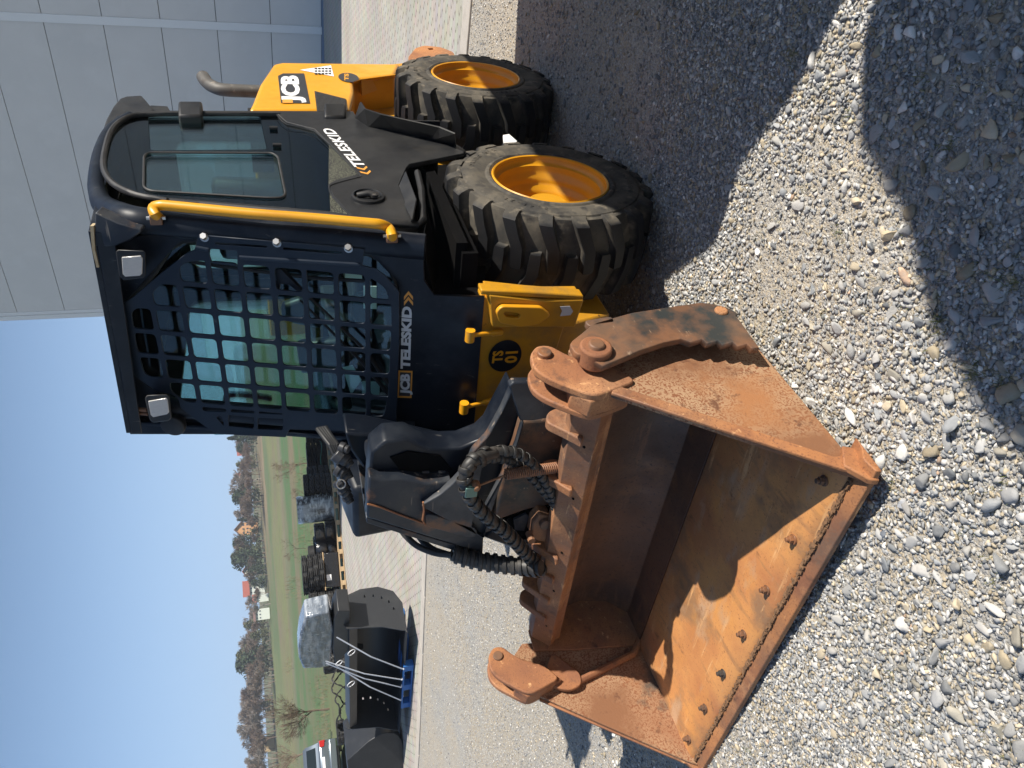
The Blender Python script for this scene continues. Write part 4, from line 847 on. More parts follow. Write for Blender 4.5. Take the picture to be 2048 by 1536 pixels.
x,y,r=wedge(50000,.85,3.0); k=kept(x,y,.15); x,y,r=x[k],y[k],r[k]; rad=RS.uniform(.0045,.0105,len(x)); addst(x,y,rad,1,emb=.2)
x,y,r=wedge(47000,.85,3.0); k=RS.rand(len(x))<1-.75*np.clip(patch(x,y)*1.3+sand(x,y)*.5,0,1); x,y=x[k],y[k]; rad=RS.uniform(.002,.0045,len(x)); addst(x,y,rad,0,emb=.2)
# small crushed stone further out
x,y,r=wedge(40000,2.6,4.6); k=kept(x,y,.25); x,y=x[k],y[k]; rad=np.clip(RS.lognormal(math.log(.0065),.35,len(x)),.004,.019); addst(x,y,rad,1 if False else 0,emb=.25)
x,y,r=wedge(1500,2.3,5.0); rad=RS.uniform(.012,.024,len(x)); kk=spaced(x,y,rad); addst(x[kk],y[kk],rad[kk],1,emb=.3)
x,y,r=wedge(46000,4.6,9.0,.03); k=edgeok(x,y); x,y=x[k],y[k]; rad=RS.uniform(.005,.011,len(x)); addst(x,y,rad,0,emb=.25)
x,y,r=wedge(9000,9.0,13.5,.03); k=edgeok(x,y); x,y=x[k],y[k]; rad=RS.uniform(.007,.014,len(x)); addst(x,y,rad,0,emb=.25)
tag(fastmesh('loose_gravel',Vs,Fs,Cs,K['stone']),kind='stuff')
# a few big single stones
BS=[(1940,110,.045,(.30,.32,.33),'big pale blue-grey stone in the shade near the upper right corner of the photo'),
    (1860,150,.036,(.24,.24,.21),'big olive-brown stone in the shade left of the pale blue-grey one'),
    (1455,375,.030,(.32,.34,.35),'flat grey slab stone where the shadow meets the sunlit gravel beside the front wheel'),
    (1640,250,.018,(.44,.36,.24),'rounded tan pebble in the middle of the narrow sunlit wedge'),
    (1775,470,.032,(.46,.38,.26),'tan rounded stone on bare sand at the edge of the foreground shadow'),
    (1860,610,.030,(.48,.42,.32),'cream pointed stone half in the foreground shadow'),
    (1620,655,.030,(.46,.42,.34),'beige oblong stone lying clear of the bucket side'),
    (1780,625,.032,(.36,.35,.33),'grey curved flat stone among moss in the sunlit gravel'),
    (1990,1460,.038,(.40,.37,.30),'large rounded tan stone in full sun near the lower right corner of the photo'),
    (1760,1070,.030,(.20,.215,.24),'dark slate-grey angular stone in full sun in front of the bucket lip'),
    (1750,1410,.024,(.42,.41,.38),'pale oval stone on sandy gravel in front of the bucket lip end'),
    (1800,1010,.030,(.37,.38,.40),'broad light grey stone nearest the right corner of the bucket lip')]
for (px,py,rad_,c_,lb) in BS:
    p=aZ(px,py,.012); V_,f_,C_=stones(np.array([p[0]]),np.array([p[1]]),np.array([rad_*.66]),3,emb=.28,fl=(.5,.65)); V_=V_-p; 
    me=bpy.data.meshes.new('cobble_stone'); me.from_pydata(V_.tolist(),[],f_.tolist()); cm_=mat('cobble',c_,.85,var=[(25,.45,.7,tuple(q*1.25 for q in c_)),(70,.58,.72,tuple(q*.6 for q in c_))],bump=[(60,.4,.004),(220,.4,.001)])
    setmat(me,cm_); o=bpy.data.objects.new('cobble_stone',me); link(o); o.location=tuple(p); tag(o,lb,'stone','larger stones lying in the gravel'); me.shade_smooth()
    try: me.set_sharp_from_angle(angle=math.radians(28))
    except Exception: pass
# moss and grass sprigs
K['sprig']=mat('moss_sprigs',(.10,.13,.035),.9,var=[(30,.4,.7,(.22,.19,.07))])
sg=MB()
def sprig(px,py,n,h):
    p=aZ(px,py,.0)
    for i in range(n):
        q=p+np.array([RS.normal(0,.014),RS.normal(0,.014),.004]); d=np.array([RS.normal(0,.5),RS.normal(0,.5),.55]); d/=np.linalg.norm(d); w=np.cross(d,[0,0,1.]); w/=np.linalg.norm(w)+1e-9; L_=h*RS.uniform(.5,1.2)
        sg.add([q-w*.0009,q+w*.0009,q+d*L_],[(0,1,2)])
for i in range(90):
    px=RS.uniform(1480,2046); py=RS.uniform(5,1530)
    sprig(px,py,RS.randint(6,18),RS.uniform(.008,.018))
for (px,py,n,h) in [(1880,640,60,.028),(1960,740,50,.025),(1590,115,40,.025),(1900,300,40,.022),(1680,470,20,.03),(2010,760,50,.025),(1850,160,30,.02),(2030,560,50,.025),(1700,230,25,.02)]: sprig(px,py,n,h)
tag(sg.build('grass_sprigs',K['sprig']),kind='stuff')
# ---- kerb and paving
def paver():
    m=bpy.data.materials.new('block_paving'); m.use_nodes=True; nt=m.node_tree; L=nt.links.new; b=nt.nodes['Principled BSDF']; b.inputs['Roughness'].default_value=.9
    tc=NN(nt,'TexCoord'); mp=NN(nt,'Mapping'); mp.inputs['Rotation'].default_value=(0,0,math.radians(-4)); L(tc.outputs['Object'],mp.inputs[0]); sx=NN(nt,'SeparateXYZ'); L(mp.outputs[0],sx.inputs[0])
    def mth(op,a,b_=None,c=None):
        n=NN(nt,'Math',operation=op)
        for i,q in enumerate([a,b_,c]):
            if q is None: continue
            if isinstance(q,(int,float)): n.inputs[i].default_value=q
            else: L(q,n.inputs[i])
        return n.outputs[0]
    vx=mth('DIVIDE',sx.outputs[0],.105); row=mth('FLOOR',vx); fx=mth('SUBTRACT',vx,row)
    joint=mth('LESS_THAN',mth('ABSOLUTE',mth('SUBTRACT',fx,.5)),.455)  # 1 inside
    joint=mth('SUBTRACT',1.,joint)
    sh=mth('MULTIPLY',row,.34); uy=mth('ADD',mth('DIVIDE',sx.outputs[1],.21),sh); fu=mth('SUBTRACT',uy,mth('FLOOR',uy))
    wob=mth('MULTIPLY',mth('SINE',mth('MULTIPLY',mth('SUBTRACT',fx,.5),6.2832)),.16)
    cj=mth('LESS_THAN',mth('ABSOLUTE',mth('SUBTRACT',mth('SUBTRACT',fu,.5),wob)),.045)
    nz=NN(nt,'TexNoise'); nz.inputs['Scale'].default_value=.9; nz.inputs['Detail'].default_value=8; L(tc.outputs['Object'],nz.inputs[0])
    rp=NN(nt,'ValToRGB'); L(nz.outputs[0],rp.inputs[0]); rp.color_ramp.elements[0].position=.35; rp.color_ramp.elements[0].color=(.40,.37,.325,1); rp.color_ramp.elements[1].position=.65; rp.color_ramp.elements[1].color=(.48,.45,.40,1)
    cell=NN(nt,'TexWhiteNoise'); cb_=NN(nt,'CombineXYZ'); L(row,cb_.inputs[0]); L(mth('FLOOR',uy),cb_.inputs[1]); L(cb_.outputs[0],cell.inputs[0])
    m0=NN(nt,'Mix',data_type='RGBA',blend_type='MULTIPLY'); m0.inputs[0].default_value=.14; L(rp.outputs[0],m0.inputs[6]); L(cell.outputs['Color'],m0.inputs[7])
    m1=NN(nt,'Mix',data_type='RGBA'); L(mth('MULTIPLY',joint,.26),m1.inputs[0]); L(m0.outputs[2],m1.inputs[6]); m1.inputs[7].default_value=(.19,.165,.13,1)
    m2=NN(nt,'Mix',data_type='RGBA'); L(mth('MULTIPLY',cj,.8),m2.inputs[0]); L(m1.outputs[2],m2.inputs[6]); m2.inputs[7].default_value=(.12,.105,.085,1)
    L(m2.outputs[2],b.inputs['Base Color']); bp=NN(nt,'Bump'); bp.inputs['Distance'].default_value=.003; bp.inputs['Strength'].default_value=.5; L(mth('SUBTRACT',1.,mth('MAXIMUM',joint,cj)),bp.inputs['Height']); L(bp.outputs[0],b.inputs['Normal']); return m
K['pave']=paver(); K['kerb']=mat('kerb_concrete',(.46,.425,.38),.9,var=[(8,.5,.7,(.38,.35,.31)),(60,.6,.7,(.30,.28,.25))],bump=[(90,.3,.002)])
ys=np.concatenate([np.arange(-40,14.1,.6)]); KW=.24
xsr=[0,.8,1.8,3,4.5,6.5,9,12,15,18,21,24,27,31]
v=[];f=[]
for y_ in ys:
    for q in xsr:
        x_=float(KX(y_))-KW-q; v.append((x_,y_,min(GZ(x_,y_),zr(27.4))+.010))
nx=len(xsr)
for i in range(len(ys)-1):
    for j in range(nx-1):
        c_=v[i*nx+j+1]; 
        if math.hypot(c_[0]-2.8,c_[1]-1.2)<27.0: f.append((i*nx+j,i*nx+j+1,(i+1)*nx+j+1,(i+1)*nx+j))
tag(meshobj('paving',v,f,K['pave'],smooth=True),kind='structure')
kb=MB()
yy=-24.
while yy<8:
    y0,y1=yy+.004,yy+.996; a,b=float(KX(y0)),float(KX(y1)); z0,z1=GZ(a,y0)+.016,GZ(b,y1)+.016
    kb.prism([(a,y0,z0),(b,y1,z1),(b-KW+.01,y1,z1),(a-KW+.01,y0,z0)],(0,0,-.2)); yy+=1.
tag(kb.build('kerb',K['kerb'],bevel=.006),kind='structure')
# strip of dirt in the kerb joint is left to the gravel
# ---- building
ew=np.array([-.122,-.992,.025]); ew/=np.linalg.norm(ew); PBt=aG(648,60); nw=np.array([.9925,-.1221,0.]); 
K['panel']=mat('blue_grey_wall_panel',(.62,.625,.62),.42,var=[(.7,.4,.7,(.58,.59,.59)),(2,.5,.8,(.64,.65,.65))],bump=[(.8,.12,.02)])
K['trim']=mat('pale_metal_trim',(.70,.73,.75),.35); K['gap']=mat('panel_gap',(.05,.055,.06),.8); K['base']=mat('blue_base_trim',(.16,.22,.32),.5)
bl=empty('industrial_building'); tag(bl,'tall hall clad in blue-grey metal panels behind the loader','building')
def wp_(s,h,o=0.): return PBt+ew*s+np.array([0,0,1.])*h+nw*o
zs=[0.06]+[1.148+1.1295*i for i in range(8)]+[9.85]
bc=MB(); bc.prism([wp_(-18,-.4,-.03),wp_(7.72,-.4,-.03),wp_(7.72,9.9,-.03),wp_(-18,9.9,-.03)],tuple(-nw*14)); bc.build('backing_wall',K['gap'],bl)
for i in range(len(zs)-1):
    for (a,b) in ((-18,-6.1),(-6.0,-.06),(.06,7.66)):
        MB().prism([wp_(a,zs[i]+.006,.03),wp_(b,zs[i]+.006,.03),wp_(b,zs[i+1]-.006,.03),wp_(a,zs[i+1]-.006,.03)],tuple(-nw*.05)).build('wall_panel',K['panel'],bl,bevel=.003,seg=1)
for s in (-6.05,0.): 
    MB().prism([wp_(s-.085,.05,.06),wp_(s+.085,.05,.06),wp_(s+.085,9.9,.06),wp_(s-.085,9.9,.06)],tuple(-nw*.035)).build('joint_cover',K['trim'],bl,bevel=.008)
for (a,b,o) in ((7.62,7.72,.05),(7.725,7.86,.075)):
    MB().prism([wp_(a,.0,o),wp_(b,.0,o),wp_(b,9.95,o),wp_(a,9.95,o)],tuple(-nw*.12)).build('corner_trim',K['trim'],bl,bevel=.004)
MB().prism([wp_(-18,-.05,.045),wp_(7.8,-.05,.045),wp_(7.8,.06,.045),wp_(-18,.06,.045)],tuple(-nw*.05)).build('base_trim',K['base'],bl)
MB().prism([wp_(-18.2,9.9,.2),wp_(8.0,9.9,.2),wp_(8.0,10.1,.2),wp_(-18.2,10.1,.2)],tuple(-nw*14.4)).build('roof',K['trim'],bl)
# ---- unseen bodies, outlines shaped to cast the shadows falling in from the right
def offbody(name,prof,y0,w,m,label,cat,wheels):
    e=empty(name); tag(e,label,cat); MB().prism([(a,y0,b) for a,b in prof],(0,w,0)).build('body',m,e,bevel=.04)
    for wx in wheels:
        for wy in (y0+.0,y0+w-.25):
            q=MB(); q.lathe([(.2,0),(.36,0),(.40,.03),(.40,.22),(.36,.25),(.2,.25)],32,(wx,wy,.40)); q.lathe([(.0,.05),(.2,.03),(.2,.22),(0,.2)],24,(wx,wy,.40)); q.build('wheel',K['rubber'],e,smooth=True)
    return e
offbody('parked_loader',[(-2.4,.35),(-2.4,1.95),(-2.2,2.05),(-.22,2.05),(-.12,1.97),(.31,1.64),(.38,1.40),(.58,1.18),(.74,.92),(.80,.35)],2.0,1.3,K['yellowdirty'],'yellow loader parked out of the picture on the sunny side, only its shadow shows','loader',(-1.9,.2))
offbody('unseen_shadowcaster',[(.62,.35),(.60,2.06),(.585,2.16),(.66,2.33),(.89,2.40),(1.06,2.54),(1.3,2.62),(4.5,2.66),(4.7,2.4),(4.8,.35)],3.4,1.8,K['navy'],'tall dark van added out of view beside the camera, only its shadow shows','shadowcaster',(1.5,3.9))  # unseen body added here, its outline shaped to cast the foreground shadow
# ============================================================ yard goods, car, trees, houses
def copytree(o,parent=None,loc=None,rz=None,label=None,sc=None):
    c=o.copy(); link(c,parent)
    if loc is not None: c.location=tuple(loc)
    if rz is not None: c.rotation_euler=(0,0,rz)
    if sc is not None: c.scale=sc if hasattr(sc,'__len__') else (sc,)*3
    if label: c['label']=label
    for ch in o.children:
        d=copytree(ch,c); d.matrix_parent_inverse=ch.matrix_parent_inverse
    return c
K['wood']=mat('pallet_wood',(.50,.36,.21),.8,var=[(9,.45,.7,(.38,.26,.14),6,(1,1,6))]); K['blue']=mat('blue_pallet_paint',(.015,.13,.42),.6,var=[(12,.5,.75,(.02,.09,.28))])
def pallet_mesh(m,name,L_=1.2,Wd=.8):
    b=MB()
    for i in range(6): yy=-Wd/2+i*(Wd-.1)/5; b.box((-L_/2,yy,.122),(L_/2,yy+.1,.144))
    for x in (-L_/2,-.072,L_/2-.145): b.box((x,-Wd/2+.002,.1),(x+.145,Wd/2-.002,.1215))
    for x in (-L_/2+.003,-.07,L_/2-.142):
        for yy in (-Wd/2+.003,-.07,Wd/2-.103): b.box((x,yy,.022),(x+.139,yy+.1,.0995))
    for yy in (-Wd/2+.001,-.05,Wd/2-.101): b.box((-L_/2+.001,yy,0),(L_/2-.001,yy+.1,.0215))
    return b
def place(px,py,dz=0.):
    P_=aG(px,py); return np.array([P_[0],P_[1],min(GZ(P_[0],P_[1]),zr(27.4))+.012+dz])
def faceaz(P_): return math.atan2(P_[1]-CAM[1],P_[0]-CAM[0])
def yl(py): return 662+(py-870)*.10 # px of the foot line of the pallets
protoP=pallet_mesh(K['wood'],'pallet').build('pallet',K['wood']); firstP=[True]
def put_pallet(py,lab,sc=1.):
    P_=place(yl(py),py); az=faceaz(P_)+math.pi/2
    if firstP[0]: o=protoP; firstP[0]=False
    else: o=protoP.copy(); link(o)
    o.location=tuple(P_); o.rotation_euler=(0,0,az); tag(o,lab,'pallet','wooden pallets under the yard goods'); return P_
def tyre_mesh(R_,Hh,kind):
    b=MB(); n=64; prof_in=[(R_*.56,Hh*.12),(R_*.60,0.01),(R_*.75,-.0),(R_*.93,.012)]
    V_=[];Fc=[]
    rows=[('i',.12),('s',0)]
    zs_=[(R_*.56,Hh*.15),(R_*.62,.012),(R_*.80,.0),(R_*.93,Hh*.07)]
    nT=6; trd=[Hh*.09+ (Hh*.82)*i/(nT) for i in range(nT+1)]
    zs2=[(R_*.93,Hh*.93),(R_*.80,Hh),(R_*.62,Hh-.012),(R_*.56,Hh*.85)]
    m_=len(zs_)+nT+1+len(zs2)
    for k in range(n):
        a=2*math.pi*k/n; ca,sa=math.cos(a),math.sin(a)
        for r,z in zs_: V_.append((r*ca,r*sa,z))
        for i,z in enumerate(trd):
            g=((k+ (i if i<nT/2 else nT-i)*(1 if kind==0 else 2))%4)<2 if kind<2 else ((k%6)<4 and i%3!=1)
            r=R_ if g else R_*.945
            V_.append((r*ca,r*sa,z))
        for r,z in zs2: V_.append((r*ca,r*sa,z))
    for k in range(n):
        k2=(k+1)%n
        for i in range(m_):
            j=(i+1)%m_; Fc.append((k*m_+i,k2*m_+i,k2*m_+j,k*m_+j))
    me=bpy.data.meshes.new('tyre'); me.from_pydata(V_,[],Fc); setmat(me,K['newrubber']); return me
TM={}
def stack(py0,py1,xt,xb,n,kind,lab,base=None,shrink=1.,back=0.):
    pm=(py0+py1)/2; P_=place(yl(pm),pm) if base is None else base
    v_=P_-CAM; P_=P_+np.array([v_[0],v_[1],0])/math.hypot(v_[0],v_[1])*(.45+back)
    rng=math.hypot(*(P_-CAM)[:2]); sc=rng/F/ (math.cos(_p)) ; R_=(py1-py0)/2*sc*1.06*shrink; Hh=(xb-xt)*sc/n
    key=(round(R_,2),round(Hh,2),kind)
    if key not in TM: TM[key]=tyre_mesh(key[0],key[1],kind)
    z0=P_[2]+.145 if base is None else P_[2]
    for i in range(n):
        o=bpy.data.objects.new('tyre',TM[key]); link(o); o.location=(P_[0]+RS.normal(0,.008),P_[1]+RS.normal(0,.008),z0+i*key[1]); o.rotation_euler=(0,0,RS.uniform(0,6))
        pos='bottom' if i==0 else ('top' if i==n-1 else ('second from the bottom' if i==1 else ('third from the bottom' if i==2 else 'fourth from the bottom')))
        tag(o,f'black tyre, {pos} of the {lab}','tyre','black tyres stacked lying flat on pallets')
    return P_,R_,z0+n*key[1]
PL=[(866,'wooden pallet under the low tyre stack nearest the loader cab'),(914,'wooden pallet under the green strapped tyre stack'),(966,'wooden pallet just left of the shiny film wrapped roll'),(1012,'wooden pallet under the shiny film wrapped roll'),(1078,'pale wooden pallet carrying black wrapped wheels and beige parts'),(1137,'bright wooden pallet under the black crate with a white tag'),(1200,'wooden pallet partly behind the black bucket'),(1258,'wooden pallet behind the film wrapped machine part'),(1458,'wooden pallet under the tyres beside the silver car')]
for py,lb in PL: put_pallet(py,lb)
stack(851,882,611,646,3,0,'low stack nearest the loader cab')
P2,R2,z2=stack(884,944,613,650,4,1,'green strapped stack right of the bare tree')
stack(946,985,606,656,5,0,'tall stack beside the shiny wrapped roll')
stack(1108,1176,597,637,4,2,'chunky stack standing on the black crate',base=place(yl(1140),1140)+np.array([0,0,.60]))
stack(1180,1232,615,672,4,2,'coarse lugged stack right behind the black bucket')
stack(1236,1290,625,678,3,1,'stack hidden behind the film wrapped machine part')
stack(1068,1106,612,652,3,1,'stack just behind the dark wrapped wheels',back=1.0)
stack(930,966,610,650,4,0,'rear stack beside the tall stack',back=1.3)
stack(1172,1192,612,668,4,1,'narrow rear stack left of the black crate',back=1.2)
stack(1296,1335,640,682,2,0,'low stack between the film wrapped part and the rubber tracks',back=.3)
stack(1438,1478,650,680,2,2,'low stack next to the silver car')
stack(1041,1068,597,614,1,0,'pile of wrapped wheels',base=place(yl(1060),1060)+np.array([0,0,1.0])) if False else None
# green strap
K['gstrap']=mat('green_strap',(.05,.35,.28),.4)
for (px0,px1,py,z_) in ((0,0,0,0),):
    q=MB(); q.tube([(P2[0]+(R2+.012)*math.cos(a),P2[1]+(R2+.012)*math.sin(a),P2[2]+.35+.04*math.sin(3*a)) for a in np.linspace(0,2*math.pi,40,endpoint=False)],.009,6,closed=True); tag(q.build('strap',K['gstrap']),'thin green strap round the tyre stack right of the bare tree','strap')
# film wrapped roll of tyres
K['film']=mat('stretch_film',(.30,.33,.34),.14,var=[(5,.42,.60,(.05,.055,.06),5,(1,1,.25)),(3,.5,.62,(.55,.60,.60),4,(1,1,4))],bump=[(7,.6,.03)],coat=.8)
P_=place(yl(1012),1012); v_=P_-CAM; P_=P_+np.array([v_[0],v_[1],0])/math.hypot(v_[0],v_[1])*.5; P_[2]+=.145; sc=math.hypot(*(P_-CAM)[:2])/F
q=MB(); Rr=27*sc; q.lathe([(0,0),(Rr*.97,0),(Rr,.04),(Rr*.985,.3),(Rr,.6),(Rr*.98,.9),(Rr*.99,1.10),(Rr*.93,1.15),(Rr*.5,1.13),(0,1.13)],48,tuple(P_),axis='z')
tag(q.build('wrapped_roll',K['film'],smooth=True),'tall drum of tyres wound in shiny clear stretch film','bundle')
# black wrapped wheels, beige parts, crate
K['bfilm']=mat('black_film',(.012,.012,.014),.18,bump=[(14,.8,.02),(50,.5,.006)],coat=.6)
P_=place(yl(1078),1078); v_=P_-CAM; dd_=np.array([v_[0],v_[1],0])/math.hypot(v_[0],v_[1]); sd_=np.array([-dd_[1],dd_[0],0.]); P_=P_+dd_*.5; P_[2]+=.145
e=empty('wheel_bundle',tuple(P_)); tag(e,'black wheels bundled in dark film on a pale pallet','bundle')
for a,b,h_,r_ in ((-.30,0,.0,.36),(.30,.1,.0,.33),(-.26,.05,.34,.34),(.27,.0,.32,.33)):
    q=MB(); q.lathe([(0,0),(r_*.9,0),(r_,.05),(r_*.97,.17),(r_,.29),(r_*.9,.33),(0,.33)],28,tuple(sd_*a*1.0+dd_*b+np.array([0,0,h_])),axis='z'); q.build('wrapped_wheel',K['bfilm'],e,smooth=True)
q=MB(); q.lathe([(.1,.0),(.25,0),(.29,.03),(.29,.2),(.25,.23),(.1,.23)],40,tuple(P_+sd_*-.38*-1+np.array([0,0,.68])),axis='z'); tag(q.build('tyre',K['newrubber'],smooth=True),'single small tyre lying on top of the dark wrapped wheels','tyre')
K['beige']=mat('beige_plastic',(.50,.45,.33),.5,var=[(30,.5,.6,(.08,.07,.06),2)],bump=[(30,.5,.01)])
q=MB(); c0=place(yl(1085)-3,1085,.15)+dd_*.08
for i in range(9): c=c0+sd_*(-.28+.07*i)+np.array([0,0,.08+.05*math.sin(i*1.7)]); q.prism([c+np.array([0,0,-.07]),c+sd_*.05+np.array([0,0,-.07]),c+sd_*.06+np.array([0,0,.10]),c+sd_*.02+np.array([0,0,.13])],tuple(dd_*.2))
tag(q.build('beige_parts',K['beige'],bevel=.01),'heap of beige ribbed plastic parts lying before the dark wrapped wheels','parts')
P_=place(yl(1137),1137)+np.array([0,0,.145]); v_=P_-CAM; dd_=np.array([v_[0],v_[1],0])/math.hypot(v_[0],v_[1]); sd_=np.array([dd_[1],-dd_[0],0.])
e=empty('black_crate',tuple(P_)); tag(e,'black covered crate with a white paper tag under the chunky tyre stack','crate')
MB().prism([-sd_*.55,sd_*.55,sd_*.55+np.array([0,0,.44]),-sd_*.5+np.array([0,0,.45])],tuple(dd_*.8)).build('cover',K['bfilm'],e,bevel=.03)
MB().prism([-sd_*.30-dd_*.012+np.array([0,0,.26]),-sd_*.12-dd_*.012+np.array([0,0,.26]),-sd_*.12-dd_*.012+np.array([0,0,.40]),-sd_*.30-dd_*.012+np.array([0,0,.40])],tuple(dd_*.004)).build('paper_tag',K['white'],e)
MB().prism([-sd_*.58+dd_*.0+np.array([0,0,.452]),sd_*.58+np.array([0,0,.452]),sd_*.58+np.array([0,0,.48]),-sd_*.58+np.array([0,0,.48])],tuple(dd_*.8)).build('top_boards',K['wood'],e)
# rubber tracks heap
for i,(py,xx,lb) in enumerate([(1345,672,'looped black rubber track nearest the white straps'),(1372,668,'largest looped rubber track in the middle of the heap'),(1402,672,'rubber track coiled next to the bare tree trunk'),(1428,676,'outermost rubber track of the heap beside the low tyres')]):
    P_=place(yl(py)+4,py,.0); v_=P_-CAM; dd_=np.array([v_[0],v_[1],0])/math.hypot(v_[0],v_[1]); sd_=np.array([dd_[1],-dd_[0],0.]); P_=P_+dd_*(.5+.2*(i%2))
    q=MB(); loop=smoothpath([sd_*(.38*math.cos(a)*(1+.25*math.sin(2*a+i)))+np.array([0,0,.34+.30*math.sin(a)*(1+.3*math.cos(3*a+i*2))])+dd_*.1*math.sin(a*2+i) for a in np.linspace(0,2*math.pi,11,endpoint=False)],6,True)
    n_=len(loop); V_=[]
    for k,c in enumerate(loop):
        T=loop[(k+1)%n_]-loop[k-1]; T/=np.linalg.norm(T); up=np.cross(T,dd_); up/=np.linalg.norm(up); th=.035 if (k%4)<2 else .018
        V_+=[P_+c-dd_*.15-up*.012,P_+c-dd_*.15+up*th,P_+c+dd_*.15+up*th,P_+c+dd_*.15-up*.012]
    q.add(V_,[(k*4+a,k*4+(a+1)%4,((k+1)%n_)*4+(a+1)%4,((k+1)%n_)*4+a) for k in range(n_) for a in range(4)])
    tag(q.build('rubber_track',K['newrubber']),lb,'rubber track','looped rubber tracks lying in a heap')
# ---- new black bucket on the blue pallet
K['newblack']=mat('new_black_paint',(.022,.024,.028),.42,var=[(5,.5,.8,(.035,.037,.04))])
K['inblack']=mat('black_inside',(.010,.011,.014),.5)
pal_z=.155
BR=None
g=aG(826,1262); BRp=pl(811,1261,(0,0,1),GZ(g[0],g[1])+pal_z+.01); BLp=pl(796,1459,(0,0,1),GZ(g[0],g[1])+pal_z+.035)
u_=BLp-BRp; Wn=np.linalg.norm(u_); u_/=Wn; bk_=np.cross(u_,[0,0,1.]); bk_/=np.linalg.norm(bk_); 
if bk_@(BRp-CAM)<0: bk_=-bk_
def nb(s,t,k): return BRp+bk_*s+np.array([0,0,1.])*t+u_*k
nbk=empty('black_bucket',tuple(BRp)); tag(nbk,'new black loader bucket tied with white straps on a blue pallet','bucket')
def nprism(prof,k0,k1): return MB().prism([nb(s,t,k0)-BRp for s,t in prof],tuple(u_*(k1-k0)))
shp=[(0,0),(.42,.0),(.62,.10),(.72,.30),(.72,.52),(.64,.72)]
nprism(shp+[(.64,.735),(.735,.53),(.735,.29),(.63,.085),(.42,-.014),(0,-.014)],.01,Wn-.01).build('bucket_shell',K['inblack'],nbk,bevel=.002)
nprism([(.16,.72),(.20,.62),(.215,.62),(.18,.715),(.45,.76),(.66,.74),(.66,.755),(.45,.775),(.155,.735)],.01,Wn-.01).build('top_plate',K['newblack'],nbk,bevel=.003)
sdp=[(-.01,-.015),(.0,.04),(.10,.30),(.13,.55),(.15,.77),(.22,.80),(.30,.76),(.66,.76),(.745,.53),(.745,.28),(.64,.08),(.43,-.02)]
for k,sg in ((-.016,1),(Wn,1)):
    hs=[[(.60-.08+.10*0+dx*.022+cx,.16+cy+dz*.014) for dx,dz in ((-1,-1),(1,-.6),(1,.6),(-1,1))] for cx,cy in ((-.16,-.05),(-.04,0.),(.04,.09),(.09,.20),(.10,.32))]
    o=plate('side_plate',tuple(nb(0,0,k+.008)-BRp),tuple(bk_),(0,0,1),sdp,hs,.016,K['newblack'],nbk)
nprism([(-.06,-.02),(-.02,.004),(.06,.008),(.06,-.016)],-.03,Wn+.03).build('cutting_edge',K['newblack'],nbk,bevel=.003)
nprism([(.50,.50),(.58,.50),(.66,.74),(.40,.74)],Wn*.40,Wn*.42).build('hitch_rib',K['newblack'],nbk,bevel=.003)
# blue pallet beneath
c_=(BRp+BLp)/2+bk_*.40; c_[2]=GZ(c_[0],c_[1])+.014
bp_=pallet_mesh(K['blue'],'p',1.2,.95).build('blue_pallet',K['blue'],loc=tuple(c_)); bp_.rotation_euler=(0,0,math.atan2(u_[1],u_[0])); tag(bp_,'blue painted pallet under the new black bucket','pallet')
# white straps
K['strap']=mat('white_strap',(.72,.74,.78),.4)
SP=[((673,1274),(806,1338),'single white strap nearest the loader'),((651,1322),(803,1359),'first white strap of the middle pair, nearer the loader'),((652,1326),(801,1374),'second white strap of the middle pair'),((674,1333),(801,1400),'white strap farthest from the loader')]
for (a_,b_,lb) in SP:
    q=MB(); p0=pl(*b_,tuple(bk_),bk_@nb(-.075,0,0)); p1=pl(*a_,tuple(bk_),bk_@nb(.15,0,0)); mid=(p0+p1)/2-bk_*.05
    n1=np.cross(p1-p0,bk_); n1/=np.linalg.norm(n1); pts=[p0,mid,p1]
    q.add([p+n1*w_-bk_*o_ for p in pts for (w_,o_) in ((-.011,0),(.011,0),(.011,.004),(-.011,.004))],[(i*4+a,i*4+(a+1)%4,i*4+4+(a+1)%4,i*4+4+a) for i in range(2) for a in range(4)])
    q.tube([p0-bk_*.01+n1*.0,p0+bk_*.06-np.array([0,0,.05])],.012,6)
    tag(q.build('tie_strap',K['strap']),lb+' tying the black bucket down','strap','white straps over the black bucket')
for (px,py,r_,lb) in ((703,1305,.055,'upper right white loop of strap in front of the black bucket'),(678,1326,.05,'middle white loop of strap above the bucket opening'),(702,1368,.058,'left white loop of strap in front of the black bucket')):
    c=pl(px,py,tuple(bk_),bk_@nb(.03,0,0)); q=MB(); q.tube([c+u_*r_*math.cos(t)*(1+.1*math.sin(2*t))+np.array([0,0,r_*.9*math.sin(t)])-bk_*.02*math.sin(t) for t in np.linspace(0,2*math.pi*.97,24)],.006,5); tag(q.build('strap_loop',K['strap'],smooth=True),lb,'strap','curled loose ends of the white straps')
